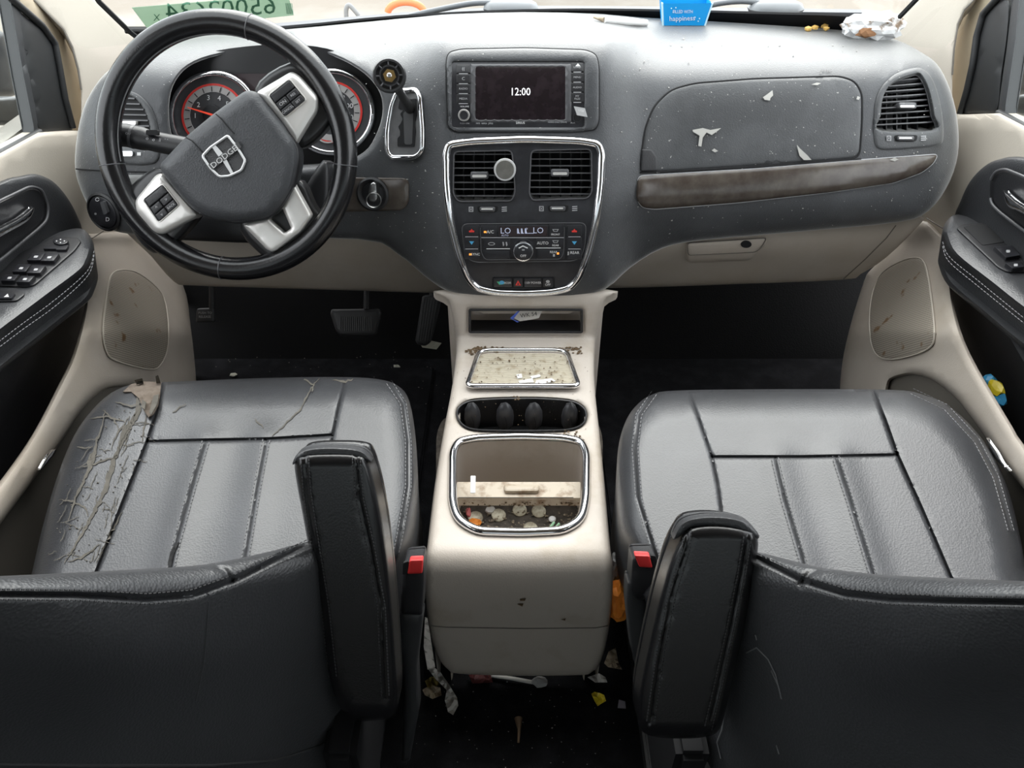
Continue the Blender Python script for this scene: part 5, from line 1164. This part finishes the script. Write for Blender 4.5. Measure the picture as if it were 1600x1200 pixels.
# slip of paper in the console slot
o = paper('paper_slip', 'scribbled white and blue paper slip tucked in the console slot', 'paper', [(808, 486), (848, 484), (842, 497), (826, 500), (812, 502), (800, 496)], MY(1.135), wpM, .001, 0, 2)
sb2 = text('WK 54', 9, 826, 492, MY(1.133), voidM, o, .0016, rot=8); mark([(797, 497), (809, 486), (812, 486), (802, 499), (812, 503), (808, 504)], MY(1.132), mat('slip_blue', (.06, .12, .55), .5), o, .0016)
# coins and bits in the bin
coinM = mat('tarnished_coin', (.44, .40, .30), .4, metal=.3, var=.8, vscale=180, col2=(.25, .21, .15))
BF = MZ(.1665)
for x, y, l in ((743, 809, 'tarnished coin in the bin corner beside the orange scrap'), (779, 805, 'bare coin second from the left wall on the bin floor'), (842, 799, 'coin by the lid edge right of the bin centre'), (829, 826, 'coin against the rear wall of the bin'), (812, 797, 'coin at the bin centre touching the lid edge')):
    p = BF(x, y, .003); o = disc('coin', p, (.05, -.25, 1), [(.0112, -.001), (.0118, 0), (.0112, .0012), (.0100, .0007)], coinM, None, 24); tag(o, l, 'coin', 'coins in the console bin')
o = disc('pill', BF(863, 811, .004), (0, -.2, 1), [(.004, -.002), (.0058, 0), (.004, .002)], mat('pill_white', (.85, .85, .85), .4), None, 16); tag(o, 'small white round pill on the bin floor', 'pill')
for k, (x0, y0, x1, y1) in enumerate(((857, 828, 866, 816), (865, 828, 874, 818))):
    o = tube('green_straw', [BF(x0, y0, .005), BF(x1, y1, .008)], .0022, mat('mint_plastic', (.45, .78, .52), .4), None, seg=8); tag(o, 'thin mint green plastic stick standing in the bin, %s of two' % ('left' if k == 0 else 'right'), 'stick', 'mint sticks in the bin')
o = blob('orange_scrap', BF(741, 818, .006), (.011, .008, .007), orM, None, 2, .25, 9); tag(o, 'small crumpled orange scrap on a coin in the bin', 'scrap')
o = blob('pink_scrap', BF(732, 801, .005), (.004, .010, .005), mat('pink_foil', (.65, .16, .16), .5), None, 2, .25, 12); tag(o, 'thin pink foil scrap by the left wall of the bin', 'scrap')
o = box('white_stick', pZ(739, 757, .285), (.0075, .026, .002), mat('pill_white', (.85, .85, .85), .4), None, rot=(.5, 0, 0), bev=.0006); tag(o, 'small white plastic tab standing on the sliding bin lid', 'tab')
o = blob('paper_shred', BF(766, 797, .005), (.008, .007, .004), wpM, None, 2, .25, 14); tag(o, 'torn white paper shred beneath the bin lid edge', 'scrap')
# white residue on the tray mat
for k, pts in enumerate(([(807, 585), (815, 584), (816, 590), (809, 591)], [(828, 588), (843, 585), (845, 588), (832, 591)], [(810, 595), (832, 591), (834, 597), (812, 598)], [(838, 594), (862, 591), (868, 595), (850, 599), (836, 599)])):
    o = sheet('plastic_shard', pts, MZ(.3045), .0012, mat('pill_white', (.85, .85, .85), .4), None, step=6, smooth=False); tag(o, ('small far left', 'far right', 'near left', 'largest, near right')[k]+' white plastic shard on the ribbed console tray', 'shard', 'shards on the console tray')
# litter round the console foot
o = blob('orange_wrapper', pZ(969, 938, .20), (.018, .022, .036), orM, None, 3, .13, 3); tag(o, 'crumpled orange wrapper wedged right of the console', 'wrapper')
o = blob('grey_tissue', pZ(962, 890, .20), (.008, .02, .03), mat('tissue_grey', (.42, .42, .42), .8), None, 3, .16, 21); tag(o, 'crumpled grey tissue stuffed beside the passenger side of the console', 'tissue')
o = blob('grey_tissue', pZ(660, 875, .25), (.010, .008, .008), mat('tissue_grey', (.42, .42, .42), .8), None, 2, .2, 22); tag(o, 'bit of silvery foil tissue behind the driver side buckle', 'tissue')
paper('yellow_wrapper', 'torn bright yellow candy wrapper on the floor behind the console', 'wrapper', [(924, 1084), (929, 1081), (938, 1083), (944, 1086), (947, 1095), (940, 1099), (934, 1103), (929, 1095)], FL, ylM, .003, .006, 5)
paper('paper_scrap', 'small pale square paper scrap on the floor right of the yellow wrapper', 'scrap', [(967, 1093), (977, 1096), (978, 1107), (965, 1106)], FL, mat('scrap_lilac', (.30, .28, .33), .7), .001, .004, 6)
paper('paper_strip', 'twisted pale paper strip with a hole left behind the console', 'paper', [(672, 1038), (688, 1050), (702, 1070), (714, 1090), (716, 1102), (708, 1117), (700, 1112), (695, 1094), (698, 1078), (680, 1060), (668, 1044)], MZ(.02), wpM, .004, .004, 7)
paper('paper_strip', 'narrow white paper edge upright along the left console foot', 'paper', [(664, 964), (668, 966), (678, 1030), (680, 1042), (668, 1046), (662, 1010)], MZ(.05), wpM, .002, .002, 8)
paper('tan_wrapper', 'crumpled tan wrapper on the floor left behind the console', 'wrapper', [(660, 1078), (672, 1070), (688, 1074), (690, 1086), (676, 1092), (664, 1086)], MZ(.01), bgP, .008, .006, 9)
paper('olive_wrapper', 'dull yellow brown wrapper above the tan one at the console foot', 'wrapper', [(664, 1064), (674, 1057), (686, 1060), (688, 1070), (668, 1074)], MZ(.015), mat('olive_paper', (.30, .23, .06), .7), .006, .004, 10)
paper('white_wrapper', 'off white wrapper piece under the right console foot', 'wrapper', [(918, 1058), (936, 1052), (946, 1058), (949, 1066), (930, 1066)], MZ(.01), wpM, .005, .004, 11)
paper('tan_wrapper', 'tan paper piece against the right console foot', 'wrapper', [(951, 1018), (962, 1012), (966, 1034), (972, 1046), (950, 1042), (944, 1036)], MZ(.03), bgP, .006, .004, 12)
paper('brown_wrapper', 'dark red wrapper peeping out beneath the console rear', 'wrapper', [(732, 1053), (766, 1052), (770, 1066), (738, 1068)], MZ(.006), mat('red_brown', (.10, .02, .02), .6), .004, .003, 13)
o = tube('straw', [pZ(766, 1055, .008), pZ(800, 1060, .01), pZ(832, 1066, .008)], .003, wpM, None, seg=8); tag(o, 'white drinking straw on the floor beneath the console rear', 'straw')
o = blob('paper_wad', pZ(843, 1065, .01), (.012, .008, .008), mat('tissue_grey', (.42, .42, .42), .8), None, 2, .2, 23); tag(o, 'small grey paper wad at the end of the straw', 'wad')
o = tube('floor_bolt', [pZ(810, 1122, .004), pZ(811, 1140, .004), pZ(810, 1160, .004)], [.006, .0025, .0018], mat('rusty_steel', (.24, .16, .10), .6, metal=.3), None, seg=8); tag(o, 'rusty bolt lying on the dark carpet behind the console', 'bolt')
paper('paper_note', 'pale paper note on the carpet under the accelerator pedal', 'paper', [(657, 538), (672, 532), (690, 536), (682, 546), (660, 543)], plane((0, 1.44, -.02), (0, -.825, .565)), mat('note_pale', (.45, .44, .36), .7), .002, .004, 15)
for k, (x, y) in enumerate([(620, 573), (365, 586), (615, 610), (634, 605)]):
    o = blob('crumb', pZ(x, y, .006), (.009, .007, .004), mat('note_pale', (.45, .44, .36), .7), None, 1, .3, 40+k); tag(o, ('pale crumb on the carpet below the brake pedal', 'pale crumb on the carpet below the parking brake pedal', 'pale crumb beside the driver seat front corner', 'pale crumb between the driver seat corner and console')[k], 'crumb', 'crumbs in the driver footwell')
# candy wrappers in the passenger door pocket
for k, (x, y, m_, l) in enumerate(((1546, 600, mat('candy_blue', (.05, .35, .65), .35), 'blue candy wrapper at the top of the passenger door pocket'), (1556, 609, ylM, 'yellow candy wrapper in the passenger door pocket between two blue ones'), (1558, 620, MATS['candy_blue'], 'lower blue candy wrapper in the passenger door pocket'))):
    o = blob('candy_wrapper', pX(x, y, .765), (.010, .018, .014), m_, None, 2, .22, 50+k); tag(o, l, 'wrapper')

# floor mats
for s, l in ((-1, 'black driver floor mat'), (1, 'black passenger floor mat')):
    o = box('floor_mat', (s*.40, 1.16, .006), (.44, .50, .010), carpM, None, bev=.004); tag(o, l+' in the footwell', 'floor mat', 'floor mats')

# ------------------------------------------------------------------ on and beyond the glass
stk = sheet('lot_sticker', [(206, 12), (450, -8), (459, 24), (232, 47)], GL, .0006, film_mat('sticker_green', (.50, .60, .50), .5), None, lift=-.004, step=20); tag(stk, 'pale green numbered sticker on the outside of the windshield', 'sticker')
text('65002634', 39, 345, 15, GL, film_mat('sticker_ink', (.10, .22, .15), .4), stk, -.002, rot=3.8, mirror=True, sx=1.12); text('X', 15, 245, 28, GL, MATS['sticker_ink'], stk, -.002, mirror=True)
for k in range(7): mark([(446+k*1.6, 5), (446.8+k*1.6, 5), (449+k*1.6, 22), (448+k*1.6, 22)], GL, MATS['sticker_ink'], stk, -.002)
def wiper(label, pts, head, Y):
    w = thing('wiper', label, 'wiper', pY(*head, Y), 'windshield wipers')
    tube('arm', [pY(x, y, Y) for x, y in resample(spl(pts, 5, False), 15, False)], .006, mat('wiper_grey', (.16, .17, .18), .4), w)
    blob('pivot_cover', pY(*head, Y), (.062, .04, .022), mat('wiper_cap', (.22, .23, .24), .4), w, 2)
wiper('grey wiper arm outside the glass over the centre stack', [(640, 25), (690, 14), (740, 5), (780, 5), (800, 10)], (798, 12), 1.80)
wiper('grey wiper arm outside the glass behind the blue cup', [(1080, 16), (1120, 6), (1160, 2), (1200, 6)], (1212, 13), 1.80)
cw = sheet('trim_6', [(150, 62), (330, 50), (620, 25), (820, 14), (1000, 15), (1200, 18), (1360, 20), (1440, 30), (1440, 80), (150, 90)], MY(1.84), .03, mat('cowl_grey', (.07, .075, .085), .5), None, step=60); tag(cw, 'grey plastic cowl at the foot of the windshield outside', None, kind='structure')
# other vehicles and yard clutter outside, washed out by daylight
def car(label, px0, px1, py, Y, m, h):
    a, b = pY(px0, py, Y), pY(px1, py, Y); c = (a+b)/2; L = (b-a).length
    t = thing('parked_car', label, 'car', (c.x, Y+.8, -.60), 'cars in the yard')
    box('body', (c.x, Y+.9, -.05), (L, 1.8, .62), m, t, bev=.12); box('cabin', (c.x, Y+1.0, .42), (L*.62, 1.4, .46), mat('car_glass', (.10, .12, .14), .1), t, bev=.15)
    for sx in (-1, 1):
        disc('wheel', (c.x+sx*L*.32, Y+.1, -.30), (0, 1, 0), [(.30, -.1), (.31, 0), (.30, .1)], bfM, t)
car('silver grey car parked ahead of the windshield centre', 700, 1030, 8, 8.5, mat('car_grey', (.32, .33, .35), .3), .7)
o = tube('orange_hose', [pY(600+20*(1-math.cos(t))*1.0, 16-13*math.sin(t), 5.6) if False else pY(634+28*math.cos(t), 19-16*math.sin(t), 5.2) for t in (math.pi*k/14 for k in range(15))], .022, mat('hose_orange', (.85, .22, .08), .5), None); tag(o, 'orange hose loop seen through the windshield above the dash', 'hose')
o = tube('dark_hoop', [pY(x, y, 5.0) for x, y in spl([(541, 27), (541, 14), (545, 8), (552, 14), (561, 25)], 4, False)], .014, mat('hoop_grey', (.25, .25, .25), .5), None); tag(o, 'dark wire hoop seen through the windshield left of the orange hose', 'hoop')
# door mirrors outside
def mirror(label, poly, X, s):
    c = pX(sum(p[0] for p in poly)/len(poly), sum(p[1] for p in poly)/len(poly), X); t = thing('door_mirror', label, 'mirror', c)
    sheet('housing', spl(poly, 4), MX(X), .10, mat('mirror_black', (.03, .032, .036), .35), t, step=16, edge=10, drop=.02)
    return t
m1 = mirror('black driver door mirror outside the left window', [(-60, 40), (0, 48), (14, 70), (24, 110), (29, 142), (20, 150), (0, 152), (-60, 160)], -1.02, -1)
sheet('mirror_foot', rnd([(-60, 152), (0, 153), (28, 150), (34, 170), (36, 196), (0, 196), (-60, 196)], 6), MX(-.92), .10, mat('mirror_grey', (.10, .105, .11), .4), m1, step=16, edge=6, drop=.01)
m2 = mirror('dark passenger door mirror outside the right window', [(1660, 40), (1600, 60), (1594, 90), (1586, 120), (1588, 145), (1600, 150), (1660, 160)], 1.02, 1)
sheet('mirror_foot', rnd([(1660, 152), (1596, 147), (1580, 158), (1574, 172), (1600, 182), (1660, 190)], 6), MX(.90), .13, mat('mirror_grey', (.10, .105, .11), .4), m2, step=16, edge=6, drop=.01)
